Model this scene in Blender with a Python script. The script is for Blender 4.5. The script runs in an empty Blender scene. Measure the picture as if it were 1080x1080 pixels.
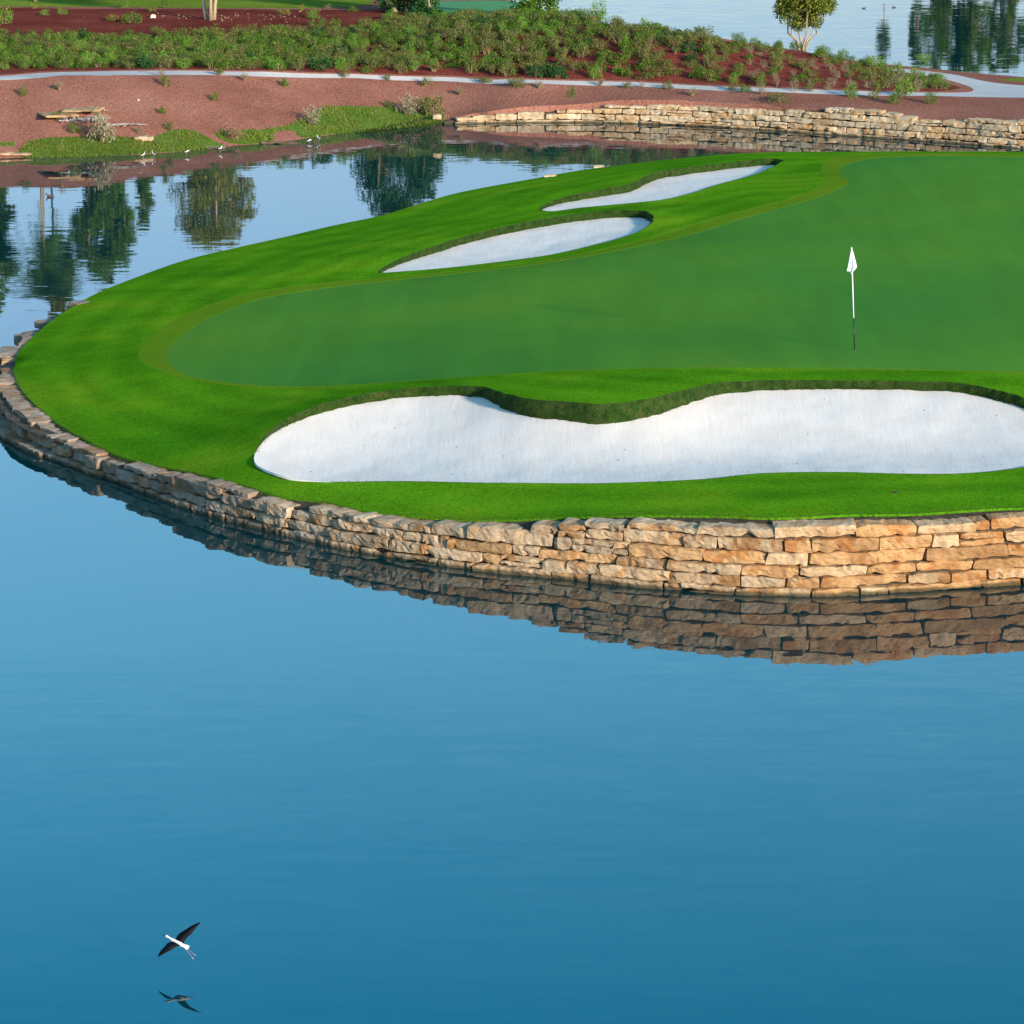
import bpy, bmesh, math, random
import numpy as np
from mathutils import Vector, noise, Matrix
from mathutils.geometry import delaunay_2d_cdt

R = math.radians
random.seed(7)
rng = np.random.default_rng(7)
scene = bpy.context.scene
COL = scene.collection

# ------------------------------------------------------------------ camera
H = 16.7
F = 3600.0            # focal length in units of 1/1080 of the picture width
PITCH = math.atan(867.0 / F)
cam = bpy.data.cameras.new('camera')
cam.sensor_width = 36; cam.lens = F / 1080 * 36
cam.clip_start = 0.5; cam.clip_end = 6000
co = bpy.data.objects.new('camera', cam); COL.objects.link(co)
co.location = (0, 0, H); co.rotation_euler = (math.pi / 2 - PITCH, 0, 0)
scene.camera = co
CP, SP = math.cos(PITCH), math.sin(PITCH)

def ray(px, py):
    u = (px - 540) / F; v = (py - 540) / F
    return (u, CP - v * SP, -SP - v * CP)

def P(px, py, z=0.0):
    "world x, y of the place seen at px, py that lies z above the water"
    d = ray(px, py); t = (H - z) / -d[2]
    return (d[0] * t, d[1] * t)

# ------------------------------------------------------------------ helpers
def link(o, parent=None):
    COL.objects.link(o)
    if parent: o.parent = parent
    return o

def tag(o, label=None, cat=None, group=None, kind=None):
    if label: o['label'] = label
    if cat: o['category'] = cat
    if group: o['group'] = group
    if kind: o['kind'] = kind
    return o

def mesh_obj(name, verts, faces, mats, parent=None, smooth=False, fmat=None, vcol=None):
    me = bpy.data.meshes.new(name)
    me.from_pydata([tuple(v) for v in verts], [], [tuple(f) for f in faces])
    if not isinstance(mats, (list, tuple)): mats = [mats]
    for m in mats: me.materials.append(m)
    if fmat is not None: me.polygons.foreach_set('material_index', np.array(fmat, dtype=np.int32))
    if smooth: me.polygons.foreach_set('use_smooth', np.ones(len(me.polygons), dtype=bool))
    if vcol is not None:
        a = me.color_attributes.new('tint', 'FLOAT_COLOR', 'POINT')
        arr = np.ones((len(verts), 4), dtype=np.float32); arr[:, :3] = np.array(vcol, dtype=np.float32)
        a.data.foreach_set('color', arr.ravel())
    me.update()
    o = bpy.data.objects.new(name, me)
    return link(o, parent)

def empty(name, loc, rz=0):
    o = bpy.data.objects.new(name, None); o.location = loc; o.rotation_euler = (0, 0, rz)
    o.empty_display_size = 0.2
    return link(o)

class MB:
    def __init__(s): s.v = []; s.f = []; s.m = []; s.c = []
    def add(s, v, f, m=0, c=(1, 1, 1)):
        n = len(s.v); s.v += [tuple(q) for q in v]; s.f += [tuple(i + n for i in q) for q in f]
        s.m += [m] * len(f); s.c += [c] * len(v)
    def tube(s, pts, rad, n=6, m=0, c=(1, 1, 1), cap=True):
        pts = [Vector(p) for p in pts]; vs = []; fs = []
        for i, p in enumerate(pts):
            a = pts[max(i - 1, 0)]; b = pts[min(i + 1, len(pts) - 1)]
            t = (b - a).normalized()
            x = t.cross(Vector((0, 0, 1)))
            if x.length < 1e-3: x = Vector((1, 0, 0))
            x.normalize(); y = t.cross(x)
            for k in range(n):
                A = 2 * math.pi * k / n
                vs.append(p + (x * math.cos(A) + y * math.sin(A)) * rad[i])
            if i:
                for k in range(n):
                    fs.append(((i - 1) * n + k, (i - 1) * n + (k + 1) % n, i * n + (k + 1) % n, i * n + k))
        if cap:
            fs.append(tuple(range(n))[::-1]); fs.append(tuple((len(pts) - 1) * n + k for k in range(n)))
        s.add(vs, fs, m, c)
    def ball(s, c0, r, m=0, c=(1, 1, 1), nu=10, nv=7, rot=None):
        vs = []; fs = []
        for j in range(nv + 1):
            th = math.pi * j / nv
            for i in range(nu):
                ph = 2 * math.pi * i / nu
                q = Vector((r[0] * math.sin(th) * math.cos(ph), r[1] * math.sin(th) * math.sin(ph), r[2] * math.cos(th)))
                if rot: q = rot @ q
                vs.append(Vector(c0) + q)
        for j in range(nv):
            for i in range(nu):
                fs.append((j * nu + i, (j + 1) * nu + i, (j + 1) * nu + (i + 1) % nu, j * nu + (i + 1) % nu))
        s.add(vs, fs, m, c)
    def build(s, name, mats, parent=None, smooth=False):
        return mesh_obj(name, s.v, s.f, mats, parent, smooth, s.m, s.c)

# ------------------------------------------------------------------ materials
def new_mat(name):
    m = bpy.data.materials.new(name); m.use_nodes = True
    nt = m.node_tree; b = nt.nodes['Principled BSDF']
    return m, nt, b

def N(nt, t, **kw):
    n = nt.nodes.new(t)
    for k, v in kw.items():
        if k.startswith('i_'): n.inputs[k[2:].replace('_', ' ')].default_value = v
        else: setattr(n, k, v)
    return n

def noise_mat(name, cols, scale=1.0, stretch=(1, 1, 1), rough=0.9, detail=6, fine=None, bump=None,
              tint=False, spec=0.2, distort=0.0, lo=0.3, hi=0.7, trans=0):
    """cols along a ramp driven by world-space noise; fine=(scale, amount) darkens/lightens; bump=(scale, dist, stretch)"""
    m, nt, b = new_mat(name); L = nt.links
    g = N(nt, 'ShaderNodeNewGeometry')
    mp = N(nt, 'ShaderNodeMapping'); mp.inputs['Scale'].default_value = stretch
    L.new(g.outputs['Position'], mp.inputs['Vector'])
    n1 = N(nt, 'ShaderNodeTexNoise', i_Scale=scale, i_Detail=detail, i_Distortion=distort, i_Roughness=0.6)
    L.new(mp.outputs['Vector'], n1.inputs['Vector'])
    cr = N(nt, 'ShaderNodeValToRGB'); e = cr.color_ramp.elements
    for i, c in enumerate(cols):
        pos = lo + (hi - lo) * i / max(1, len(cols) - 1)
        if i < 2: e[i].position = pos; e[i].color = (*c, 1)
        else:
            q = e.new(pos); q.color = (*c, 1)
    L.new(n1.outputs['Fac'], cr.inputs['Fac'])
    out = cr.outputs['Color']
    if fine:
        n2 = N(nt, 'ShaderNodeTexNoise', i_Scale=fine[0], i_Detail=3.0, i_Roughness=0.7)
        if len(fine) > 2:
            mf = N(nt, 'ShaderNodeMapping'); mf.inputs['Scale'].default_value = fine[2]
            L.new(g.outputs['Position'], mf.inputs['Vector']); L.new(mf.outputs['Vector'], n2.inputs['Vector'])
        else: L.new(g.outputs['Position'], n2.inputs['Vector'])
        mr = N(nt, 'ShaderNodeMapRange'); mr.inputs['From Min'].default_value = 0.3; mr.inputs['From Max'].default_value = 0.7
        mr.inputs['To Min'].default_value = 1 - fine[1]; mr.inputs['To Max'].default_value = 1 + fine[1]
        L.new(n2.outputs['Fac'], mr.inputs['Value'])
        vm = N(nt, 'ShaderNodeVectorMath', operation='SCALE')
        L.new(out, vm.inputs[0]); L.new(mr.outputs[0], vm.inputs['Scale']); out = vm.outputs[0]
    if tint:
        at = N(nt, 'ShaderNodeAttribute', attribute_name='tint')
        mm = N(nt, 'ShaderNodeVectorMath', operation='MULTIPLY')
        L.new(out, mm.inputs[0]); L.new(at.outputs['Color'], mm.inputs[1]); out = mm.outputs[0]
    L.new(out, b.inputs['Base Color'])
    b.inputs['Roughness'].default_value = rough
    b.inputs['Specular IOR Level'].default_value = spec
    if bump:
        n3 = N(nt, 'ShaderNodeTexNoise', i_Scale=bump[0], i_Detail=5.0, i_Roughness=0.65)
        mb = N(nt, 'ShaderNodeMapping'); mb.inputs['Scale'].default_value = bump[2] if len(bump) > 2 else (1, 1, 1)
        L.new(g.outputs['Position'], mb.inputs['Vector']); L.new(mb.outputs['Vector'], n3.inputs['Vector'])
        bp = N(nt, 'ShaderNodeBump'); bp.inputs['Strength'].default_value = 1; bp.inputs['Distance'].default_value = bump[1]
        L.new(n3.outputs['Fac'], bp.inputs['Height']); L.new(bp.outputs['Normal'], b.inputs['Normal'])
    return m

def plain(name, col, rough=0.6, spec=0.3, tint=False, trans=0.0):
    m, nt, b = new_mat(name)
    b.inputs['Base Color'].default_value = (*col, 1); b.inputs['Roughness'].default_value = rough
    b.inputs['Specular IOR Level'].default_value = spec
    if tint:
        at = N(nt, 'ShaderNodeAttribute', attribute_name='tint')
        mm = N(nt, 'ShaderNodeVectorMath', operation='MULTIPLY'); mm.inputs[1].default_value = col
        nt.links.new(at.outputs['Color'], mm.inputs[0]); nt.links.new(mm.outputs[0], b.inputs['Base Color'])
    if trans:
        # thin leaf: part of the light passes through
        tr = N(nt, 'ShaderNodeBsdfTranslucent'); tr.inputs['Color'].default_value = (*col, 1)
        if tint: nt.links.new(mm.outputs[0], tr.inputs['Color'])
        mx = N(nt, 'ShaderNodeMixShader'); mx.inputs[0].default_value = trans
        outn = nt.nodes['Material Output']
        nt.links.new(b.outputs[0], mx.inputs[1]); nt.links.new(tr.outputs[0], mx.inputs[2]); nt.links.new(mx.outputs[0], outn.inputs['Surface'])
    return m

M = {}
M['rough'] = noise_mat('mown_rough_grass', [(.052, .190, .006), (.088, .25, .008), (.165, .29, .012)], scale=.5, stretch=(.55, .7, 1), rough=.85,
                       detail=8, fine=(30, .5), bump=(45, .03), lo=.33, hi=.72, spec=.0)
def mowing(m):
    nt = m.node_tree; b = nt.nodes['Principled BSDF']; L = nt.links
    src = b.inputs['Base Color'].links[0].from_socket
    at = N(nt, 'ShaderNodeAttribute', attribute_name='edge')
    nz = N(nt, 'ShaderNodeTexNoise', i_Scale=.35, i_Detail=2.0)
    g = N(nt, 'ShaderNodeNewGeometry'); L.new(g.outputs['Position'], nz.inputs['Vector'])
    a1 = N(nt, 'ShaderNodeMath', operation='MULTIPLY_ADD'); a1.inputs[1].default_value = 1.3
    L.new(nz.outputs['Fac'], a1.inputs[0]); L.new(at.outputs['Fac'], a1.inputs[2])
    a2 = N(nt, 'ShaderNodeMath', operation='MULTIPLY'); a2.inputs[1].default_value = 5.2; L.new(a1.outputs[0], a2.inputs[0])
    a3 = N(nt, 'ShaderNodeMath', operation='SINE'); L.new(a2.outputs[0], a3.inputs[0])
    n2 = N(nt, 'ShaderNodeTexNoise', i_Scale=9.0, i_Detail=4.0, i_Roughness=.7); L.new(g.outputs['Position'], n2.inputs['Vector'])
    m2 = N(nt, 'ShaderNodeMapRange'); m2.inputs['From Min'].default_value = .3; m2.inputs['From Max'].default_value = .7; m2.inputs['To Min'].default_value = .82; m2.inputs['To Max'].default_value = 1.18
    L.new(n2.outputs['Fac'], m2.inputs['Value'])
    a4 = N(nt, 'ShaderNodeMath', operation='MULTIPLY_ADD'); a4.inputs[1].default_value = .09
    L.new(a3.outputs[0], a4.inputs[0]); L.new(m2.outputs[0], a4.inputs[2])
    v = N(nt, 'ShaderNodeVectorMath', operation='SCALE'); L.new(src, v.inputs[0]); L.new(a4.outputs[0], v.inputs['Scale'])
    L.new(v.outputs[0], b.inputs['Base Color'])
mowing(M['rough'])
M['fringe'] = noise_mat('fringe_grass', [(.105, .215, .010), (.155, .240, .014)], scale=.6, stretch=(1, .5, 1), rough=.85, fine=(30, .22), bump=(55, .010), spec=.0)
M['green'] = noise_mat('putting_green_grass', [(.060, .205, .034), (.088, .230, .028), (.150, .240, .024)], scale=.14, stretch=(.7, .8, 1), rough=.8,
                       detail=7, fine=(1.1, .075, (1, .10, 1)), bump=(70, .004), lo=.35, hi=.78, spec=.0)
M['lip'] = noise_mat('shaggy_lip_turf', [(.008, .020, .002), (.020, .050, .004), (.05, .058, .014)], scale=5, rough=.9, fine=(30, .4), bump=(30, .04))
M['sand'] = noise_mat('white_bunker_sand', [(.70, .615, .560), (.78, .70, .645)], scale=.9, rough=.95, fine=(22, .05), bump=(2.6, .009, (2.6, .35, 1)), spec=.1)
M['soil'] = noise_mat('dark_damp_soil', [(.03, .022, .014), (.075, .055, .035), (.14, .105, .07)], scale=4, rough=.95, fine=(25, .4), bump=(20, .04))
M['gravel'] = noise_mat('red_crushed_gravel', [(.225, .086, .060), (.30, .125, .088), (.37, .17, .125)], scale=.25, rough=.95, detail=9,
                        fine=(11, .38), bump=(9, .06), lo=.3, hi=.75, spec=.0)
M['bed'] = noise_mat('dark_red_bark_mulch', [(.125, .027, .020), (.18, .043, .032), (.23, .065, .048)], scale=.4, rough=.95, detail=9, fine=(11, .45), bump=(9, .07), spec=.0)
M['path'] = noise_mat('pale_concrete_path', [(.44, .41, .40), (.52, .49, .475)], scale=.7, rough=.85, fine=(8, .06), bump=(20, .004))
M['lawn'] = noise_mat('distant_lawn', [(.13, .19, .02), (.19, .25, .035)], scale=.3, rough=.9, fine=(8, .2), bump=(12, .03), spec=.0)
M['farturf'] = noise_mat('distant_putting_turf', [(.05, .20, .06), (.07, .24, .075)], scale=.2, rough=.9, fine=(6, .08))
M['shore'] = noise_mat('shore_grass_ground', [(.07, .12, .018), (.10, .17, .025), (.15, .19, .05)], scale=.8, rough=.9, fine=(10, .4), bump=(8, .08), spec=.0)
M['leaf'] = plain('leaf', (1, 1, 1), .7, .06, tint=True, trans=.25)
M['bark'] = noise_mat('pale_bark', [(.28, .19, .12), (.42, .31, .20)], scale=6, stretch=(1, 1, .3), rough=.9, fine=(20, .3), bump=(14, .02), tint=True)
M['core'] = plain('wall_core', (.06, .045, .03), .95, .1)

def stone_material(name, cols, stain):
    m, nt, b = new_mat(name); L = nt.links
    g = N(nt, 'ShaderNodeNewGeometry')
    at = N(nt, 'ShaderNodeAttribute', attribute_name='tint')
    n1 = N(nt, 'ShaderNodeTexNoise', i_Scale=2.6, i_Detail=7.0, i_Roughness=.65)
    L.new(g.outputs['Position'], n1.inputs['Vector'])
    cr = N(nt, 'ShaderNodeValToRGB'); e = cr.color_ramp.elements
    e[0].position = .32; e[0].color = (*cols[0], 1); e[1].position = .7; e[1].color = (*cols[2], 1)
    q = e.new(.5); q.color = (*cols[1], 1)
    L.new(n1.outputs['Fac'], cr.inputs['Fac'])
    mm = N(nt, 'ShaderNodeVectorMath', operation='MULTIPLY')
    L.new(cr.outputs['Color'], mm.inputs[0]); L.new(at.outputs['Color'], mm.inputs[1])
    of = N(nt, 'ShaderNodeVectorMath', operation='MULTIPLY_ADD'); of.inputs[1].default_value = (137, 91, 53)
    L.new(at.outputs['Color'], of.inputs[0]); L.new(g.outputs['Position'], of.inputs[2])
    L.new(of.outputs[0], n1.inputs['Vector'])
    # rusty staining
    n2 = N(nt, 'ShaderNodeTexNoise', i_Scale=1.7, i_Detail=4.0, i_Distortion=.6)
    ad = N(nt, 'ShaderNodeVectorMath', operation='ADD'); ad.inputs[1].default_value = (31, 7, 3)
    L.new(of.outputs[0], ad.inputs[0]); L.new(ad.outputs[0], n2.inputs['Vector'])
    r2 = N(nt, 'ShaderNodeMapRange'); r2.inputs['From Min'].default_value = .53; r2.inputs['From Max'].default_value = .62
    r2.inputs['To Max'].default_value = .75
    L.new(n2.outputs['Fac'], r2.inputs['Value'])
    mx = N(nt, 'ShaderNodeMix', data_type='RGBA', blend_type='MULTIPLY')
    mx.inputs[7].default_value = (*stain, 1)
    L.new(r2.outputs[0], mx.inputs[0]); L.new(mm.outputs[0], mx.inputs[6])
    # fine strata and grain
    n3 = N(nt, 'ShaderNodeTexNoise', i_Scale=16.0, i_Detail=6.0, i_Roughness=.75)
    mp = N(nt, 'ShaderNodeMapping'); mp.inputs['Scale'].default_value = (.6, .6, 2.2)
    L.new(g.outputs['Position'], mp.inputs['Vector']); L.new(mp.outputs['Vector'], n3.inputs['Vector'])
    r3 = N(nt, 'ShaderNodeMapRange'); r3.inputs['From Min'].default_value = .3; r3.inputs['From Max'].default_value = .7
    r3.inputs['To Min'].default_value = .72; r3.inputs['To Max'].default_value = 1.22
    L.new(n3.outputs['Fac'], r3.inputs['Value'])
    sc = N(nt, 'ShaderNodeVectorMath', operation='SCALE'); L.new(mx.outputs[2], sc.inputs[0]); L.new(r3.outputs[0], sc.inputs['Scale'])
    # algae and damp on the lowest 12 cm at the waterline
    sx = N(nt, 'ShaderNodeSeparateXYZ'); L.new(g.outputs['Position'], sx.inputs[0])
    zn = N(nt, 'ShaderNodeMath', operation='MULTIPLY_ADD'); zn.inputs[1].default_value = -.14; nz_ = N(nt, 'ShaderNodeTexNoise', i_Scale=2.5, i_Detail=4.0); L.new(g.outputs['Position'], nz_.inputs['Vector']); L.new(nz_.outputs['Fac'], zn.inputs[0]); L.new(sx.outputs['Z'], zn.inputs[2])
    rz = N(nt, 'ShaderNodeMapRange'); rz.inputs['From Min'].default_value = -.03; rz.inputs['From Max'].default_value = .03
    rz.inputs['To Min'].default_value = .85; rz.inputs['To Max'].default_value = 0
    L.new(zn.outputs[0], rz.inputs['Value'])
    mz = N(nt, 'ShaderNodeMix', data_type='RGBA'); mz.inputs[7].default_value = (.045, .04, .018, 1)
    L.new(rz.outputs[0], mz.inputs[0]); L.new(sc.outputs[0], mz.inputs[6])
    L.new(mz.outputs[2], b.inputs['Base Color'])
    bp = N(nt, 'ShaderNodeBump'); bp.inputs['Distance'].default_value = .045; bp.inputs['Strength'].default_value = 1
    L.new(n3.outputs['Fac'], bp.inputs['Height']); L.new(bp.outputs['Normal'], b.inputs['Normal'])
    b.inputs['Roughness'].default_value = .85; b.inputs['Specular IOR Level'].default_value = .2
    return m
M['stone'] = stone_material('layered_sandstone', [(.36, .25, .16), (.50, .37, .25), (.62, .50, .37)], (.80, .54, .30))
M['stonefar'] = stone_material('pale_sandstone', [(.46, .33, .20), (.60, .46, .31), (.68, .56, .42)], (.85, .66, .45))

def water_material():
    m, nt, b = new_mat('lake_water'); L = nt.links
    g = N(nt, 'ShaderNodeNewGeometry')
    def layer(scale, st, amp, off=0):
        mp = N(nt, 'ShaderNodeMapping'); mp.inputs['Scale'].default_value = st; mp.inputs['Location'].default_value = (off, off, off)
        L.new(g.outputs['Position'], mp.inputs['Vector'])
        n = N(nt, 'ShaderNodeTexNoise', i_Scale=scale, i_Detail=3.0, i_Roughness=.55)
        L.new(mp.outputs['Vector'], n.inputs['Vector'])
        s = N(nt, 'ShaderNodeVectorMath', operation='SUBTRACT'); s.inputs[1].default_value = (.5, .5, .5)
        L.new(n.outputs['Color'], s.inputs[0])
        a = N(nt, 'ShaderNodeVectorMath', operation='MULTIPLY'); a.inputs[1].default_value = (amp * .6, amp, 0)
        L.new(s.outputs[0], a.inputs[0])
        return a.outputs[0]
    l1 = layer(1.0, (.55, 1.7, 1), .0075)
    l2 = layer(4.0, (.45, 1.8, 1), .012, 11)
    l3 = layer(2.2, (.22, 1.5, 1), .012, 5)
    # patches where a breath of wind roughens the surface, stronger far out
    mod = N(nt, 'ShaderNodeTexNoise', i_Scale=.05, i_Detail=3.0); L.new(g.outputs['Position'], mod.inputs['Vector'])
    mr = N(nt, 'ShaderNodeMapRange'); mr.inputs['From Min'].default_value = .4; mr.inputs['From Max'].default_value = .7
    mr.inputs['To Min'].default_value = .8; mr.inputs['To Max'].default_value = 2.2
    L.new(mod.outputs['Fac'], mr.inputs['Value'])
    ad = N(nt, 'ShaderNodeVectorMath', operation='ADD'); L.new(l1, ad.inputs[0]); L.new(l2, ad.inputs[1])
    ad2 = N(nt, 'ShaderNodeVectorMath', operation='ADD'); L.new(ad.outputs[0], ad2.inputs[0]); L.new(l3, ad2.inputs[1]); ad = ad2
    sc = N(nt, 'ShaderNodeVectorMath', operation='SCALE'); L.new(ad.outputs[0], sc.inputs[0]); L.new(mr.outputs[0], sc.inputs['Scale'])
    up = N(nt, 'ShaderNodeVectorMath', operation='ADD'); up.inputs[1].default_value = (0, 0, 1); # the open back lake is breezier than the sheltered pond
    sy = N(nt, 'ShaderNodeSeparateXYZ'); L.new(g.outputs['Position'], sy.inputs[0])
    ry = N(nt, 'ShaderNodeMapRange'); ry.inputs['From Min'].default_value = 150; ry.inputs['From Max'].default_value = 172; ry.inputs['To Min'].default_value = 1.0; ry.inputs['To Max'].default_value = 3.4
    L.new(sy.outputs['Y'], ry.inputs['Value'])
    s3 = N(nt, 'ShaderNodeVectorMath', operation='SCALE'); L.new(sc.outputs[0], s3.inputs[0]); L.new(ry.outputs[0], s3.inputs['Scale'])
    L.new(s3.outputs[0], up.inputs[0])
    no = N(nt, 'ShaderNodeVectorMath', operation='NORMALIZE'); L.new(up.outputs[0], no.inputs[0])
    L.new(no.outputs[0], b.inputs['Normal'])
    b.inputs['Base Color'].default_value = (.0015, .031, .038, 1)
    b.inputs['Roughness'].default_value = .0
    b.inputs['IOR'].default_value = 1.42
    return m
M['water'] = water_material()

# ------------------------------------------------------------------ surfaces through control points
class Surf:
    "smooth height field through given places (multiquadric)"
    def __init__(s, pts, c=1.5, lam=.02):
        A = np.array(pts, float); s.p = A[:, :2]; z = A[:, 2]; s.c = c
        n = len(A)
        K = s.k(s.p) - 0
        K[np.arange(n), np.arange(n)] += lam
        Q = np.c_[np.ones(n), s.p / 50]
        Mx = np.zeros((n + 3, n + 3)); Mx[:n, :n] = K; Mx[:n, n:] = Q; Mx[n:, :n] = Q.T
        w = np.linalg.lstsq(Mx, np.r_[z, 0, 0, 0], rcond=None)[0]
        s.w = w[:n]; s.a = w[n:]
    def k(s, q):
        d = ((q[:, None, :] - s.p[None]) ** 2).sum(-1)
        return -np.sqrt(d + s.c ** 2)
    near_line = None
    def __call__(s, q):
        q = np.atleast_2d(np.array(q, float))
        out = np.empty(len(q))
        for i in range(0, len(q), 4000):
            b = q[i:i + 4000]
            out[i:i + 4000] = s.k(b) @ s.w + np.c_[np.ones(len(b)), b / 50] @ s.a
        if s.near_line is not None:      # a natural shore shelves gently into the water
            for i in range(0, len(q), 3000):
                d = np.sqrt(((q[i:i + 3000, None, :] - s.near_line[None]) ** 2).sum(-1).min(1))
                out[i:i + 3000] = np.minimum(out[i:i + 3000], -.04 + .30 * d)
        return out

def smooth_line(pts, step, closed=False):
    "Catmull-Rom through pts (any dimension), resampled evenly"
    P0 = [np.array(p, float) for p in pts]; n = len(P0); out = []
    segs = n if closed else n - 1
    for i in range(segs):
        if closed: a, b, c, d = P0[i - 1], P0[i], P0[(i + 1) % n], P0[(i + 2) % n]
        else: a, b, c, d = P0[max(i - 1, 0)], P0[i], P0[i + 1], P0[min(i + 2, n - 1)]
        # centripetal
        t0 = 0; t1 = t0 + max(np.linalg.norm(b[:2] - a[:2]), 1e-4) ** .5; t2 = t1 + max(np.linalg.norm(c[:2] - b[:2]), 1e-4) ** .5
        t3 = t2 + max(np.linalg.norm(d[:2] - c[:2]), 1e-4) ** .5
        m = max(2, int(np.linalg.norm(c[:2] - b[:2]) / (step / 4)))
        for t in np.linspace(t1, t2, m, endpoint=False):
            A1 = (t1 - t) / (t1 - t0) * a + (t - t0) / (t1 - t0) * b if t1 - t0 > 1e-1 else b
            A2 = (t2 - t) / (t2 - t1) * b + (t - t1) / (t2 - t1) * c
            A3 = (t3 - t) / (t3 - t2) * c + (t - t2) / (t3 - t2) * d if t3 - t2 > 1e-1 else c
            B1 = (t2 - t) / (t2 - t0) * A1 + (t - t0) / (t2 - t0) * A2
            B2 = (t3 - t) / (t3 - t1) * A2 + (t - t1) / (t3 - t1) * A3
            out.append((t2 - t) / (t2 - t1) * B1 + (t - t1) / (t2 - t1) * B2)
    if closed: out.append(out[0])
    else: out.append(P0[-1])
    out = np.array(out)
    d = np.r_[0, np.cumsum(np.linalg.norm(np.diff(out[:, :2], axis=0), axis=1))]
    k = max(3, int(d[-1] / step)); s = np.linspace(0, d[-1], k + 1)
    res = np.c_[tuple(np.interp(s, d, out[:, j]) for j in range(out.shape[1]))]
    return res[:-1] if closed else res

def inside(q, poly):
    q = np.atleast_2d(q); x, y = q[:, 0], q[:, 1]; c = np.zeros(len(q), bool); n = len(poly)
    for i in range(n):
        x1, y1 = poly[i][:2]; x2, y2 = poly[i - 1][:2]
        cond = ((y1 > y) != (y2 > y))
        with np.errstate(divide='ignore', invalid='ignore'):
            xx = (x2 - x1) * (y - y1) / (y2 - y1) + x1
        c ^= cond & (x < xx)
    return c

def sheet(outlines, grid):
    "constrained triangulation of closed outlines (first = outer border) plus loose points; returns xy, tris"
    vs = []; es = []
    for o in outlines:
        n0 = len(vs); vs += [Vector((float(p[0]), float(p[1]))) for p in o]; n = len(o)
        es += [(n0 + i, n0 + (i + 1) % n) for i in range(n)]
    g = np.array(grid); g = g[inside(g, outlines[0])]
    allp = np.concatenate([np.array(o)[:, :2] for o in outlines])
    keep = []
    for i in range(0, len(g), 2000):
        d = ((g[i:i + 2000, None, :] - allp[None]) ** 2).sum(-1).min(1); keep.append(d > .12 ** 2)
    g = g[np.concatenate(keep)]
    vs += [Vector((float(a), float(b))) for a, b in g]
    r = delaunay_2d_cdt(vs, es, [], 0, 1e-5)
    xy = np.array([tuple(v) for v in r[0]]); tr = np.array([f for f in r[2] if len(f) == 3])
    cen = xy[tr].mean(1)
    k = inside(cen, outlines[0])
    tr = tr[k]
    # consistent winding
    a, b, c = xy[tr[:, 0]], xy[tr[:, 1]], xy[tr[:, 2]]
    cr = (b[:, 0] - a[:, 0]) * (c[:, 1] - a[:, 1]) - (b[:, 1] - a[:, 1]) * (c[:, 0] - a[:, 0])
    tr[cr < 0] = tr[cr < 0][:, ::-1]
    return xy, tr, xy[tr].mean(1)

def region(name, xy, tr, sel, zf, mat, skirt=.12, kind='structure', smooth=True):
    t = tr[sel]; ids = np.unique(t); mp = -np.ones(len(xy), int); mp[ids] = np.arange(len(ids))
    t = mp[t]; q = xy[ids]; z = zf(q)
    verts = [(a, b, c) for (a, b), c in zip(q, z)]; faces = [tuple(int(i) for i in f) for f in t]
    if skirt:
        cnt = {}
        for f in faces:
            for i in range(3):
                e = (f[i], f[(i + 1) % 3]); cnt[e] = 1
        low = {}
        for e in list(cnt):
            if (e[1], e[0]) not in cnt:
                for i in e:
                    if i not in low:      # own vertices, so the shading of the top is not bent at its rim
                        low[i] = len(verts); v = verts[i]; verts.append(v); verts.append((v[0], v[1], v[2] - skirt))
                faces.append((low[e[1]], low[e[0]], low[e[0]] + 1, low[e[1]] + 1))
    o = mesh_obj(name, verts, faces, mat, smooth=smooth)
    if kind: o['kind'] = kind
    return o

# ================================================================== THE ISLAND GREEN
G_front = [(2300, 545, 1.3), (1500, 540, 1.3), (1250, 541, 1.32), (1080, 538, 1.32), (1020, 540, 1.34), (960, 543, 1.36), (900, 543, 1.38), (820, 546, 1.36), (760, 544, 1.33),
           (700, 542, 1.29), (650, 543, 1.2), (600, 546, 1.08), (550, 549, .95), (500, 549, .85), (430, 544, .76), (380, 540, .68), (340, 535, .6), (300, 531, .56), (270, 525, .53),
           (230, 514, .5), (190, 500, .5), (150, 488, .5), (120, 478, .5), (95, 466, .52), (60, 446, .55), (35, 425, .56), (20, 407, .57), (14, 392, .58)]
G_back = [(18, 374, .58), (38, 352, .58), (72, 326, .58), (105, 308, .58), (150, 290, .6), (200, 273, .6), (250, 261, .62), (300, 250, .65), (350, 238, .7), (400, 228, .75), (440, 216, .8), (480, 204, .85),
          (520, 196, .9), (560, 189, .95), (610, 180, 1.0), (650, 175, 1.05), (700, 169, 1.15), (740, 165, 1.25), (800, 161, 1.4), (860, 160, 1.55), (950, 160, 1.6), (1080, 160, 1.6), (1300, 160, 1.6), (2300, 162, 1.5)]
def W3(l): return [(*P(a, b, z), z) for a, b, z in l]
Gf = smooth_line(W3(G_front), .12); Gb = smooth_line(W3(G_back), .25)
G = np.concatenate([Gf, Gb])

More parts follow.
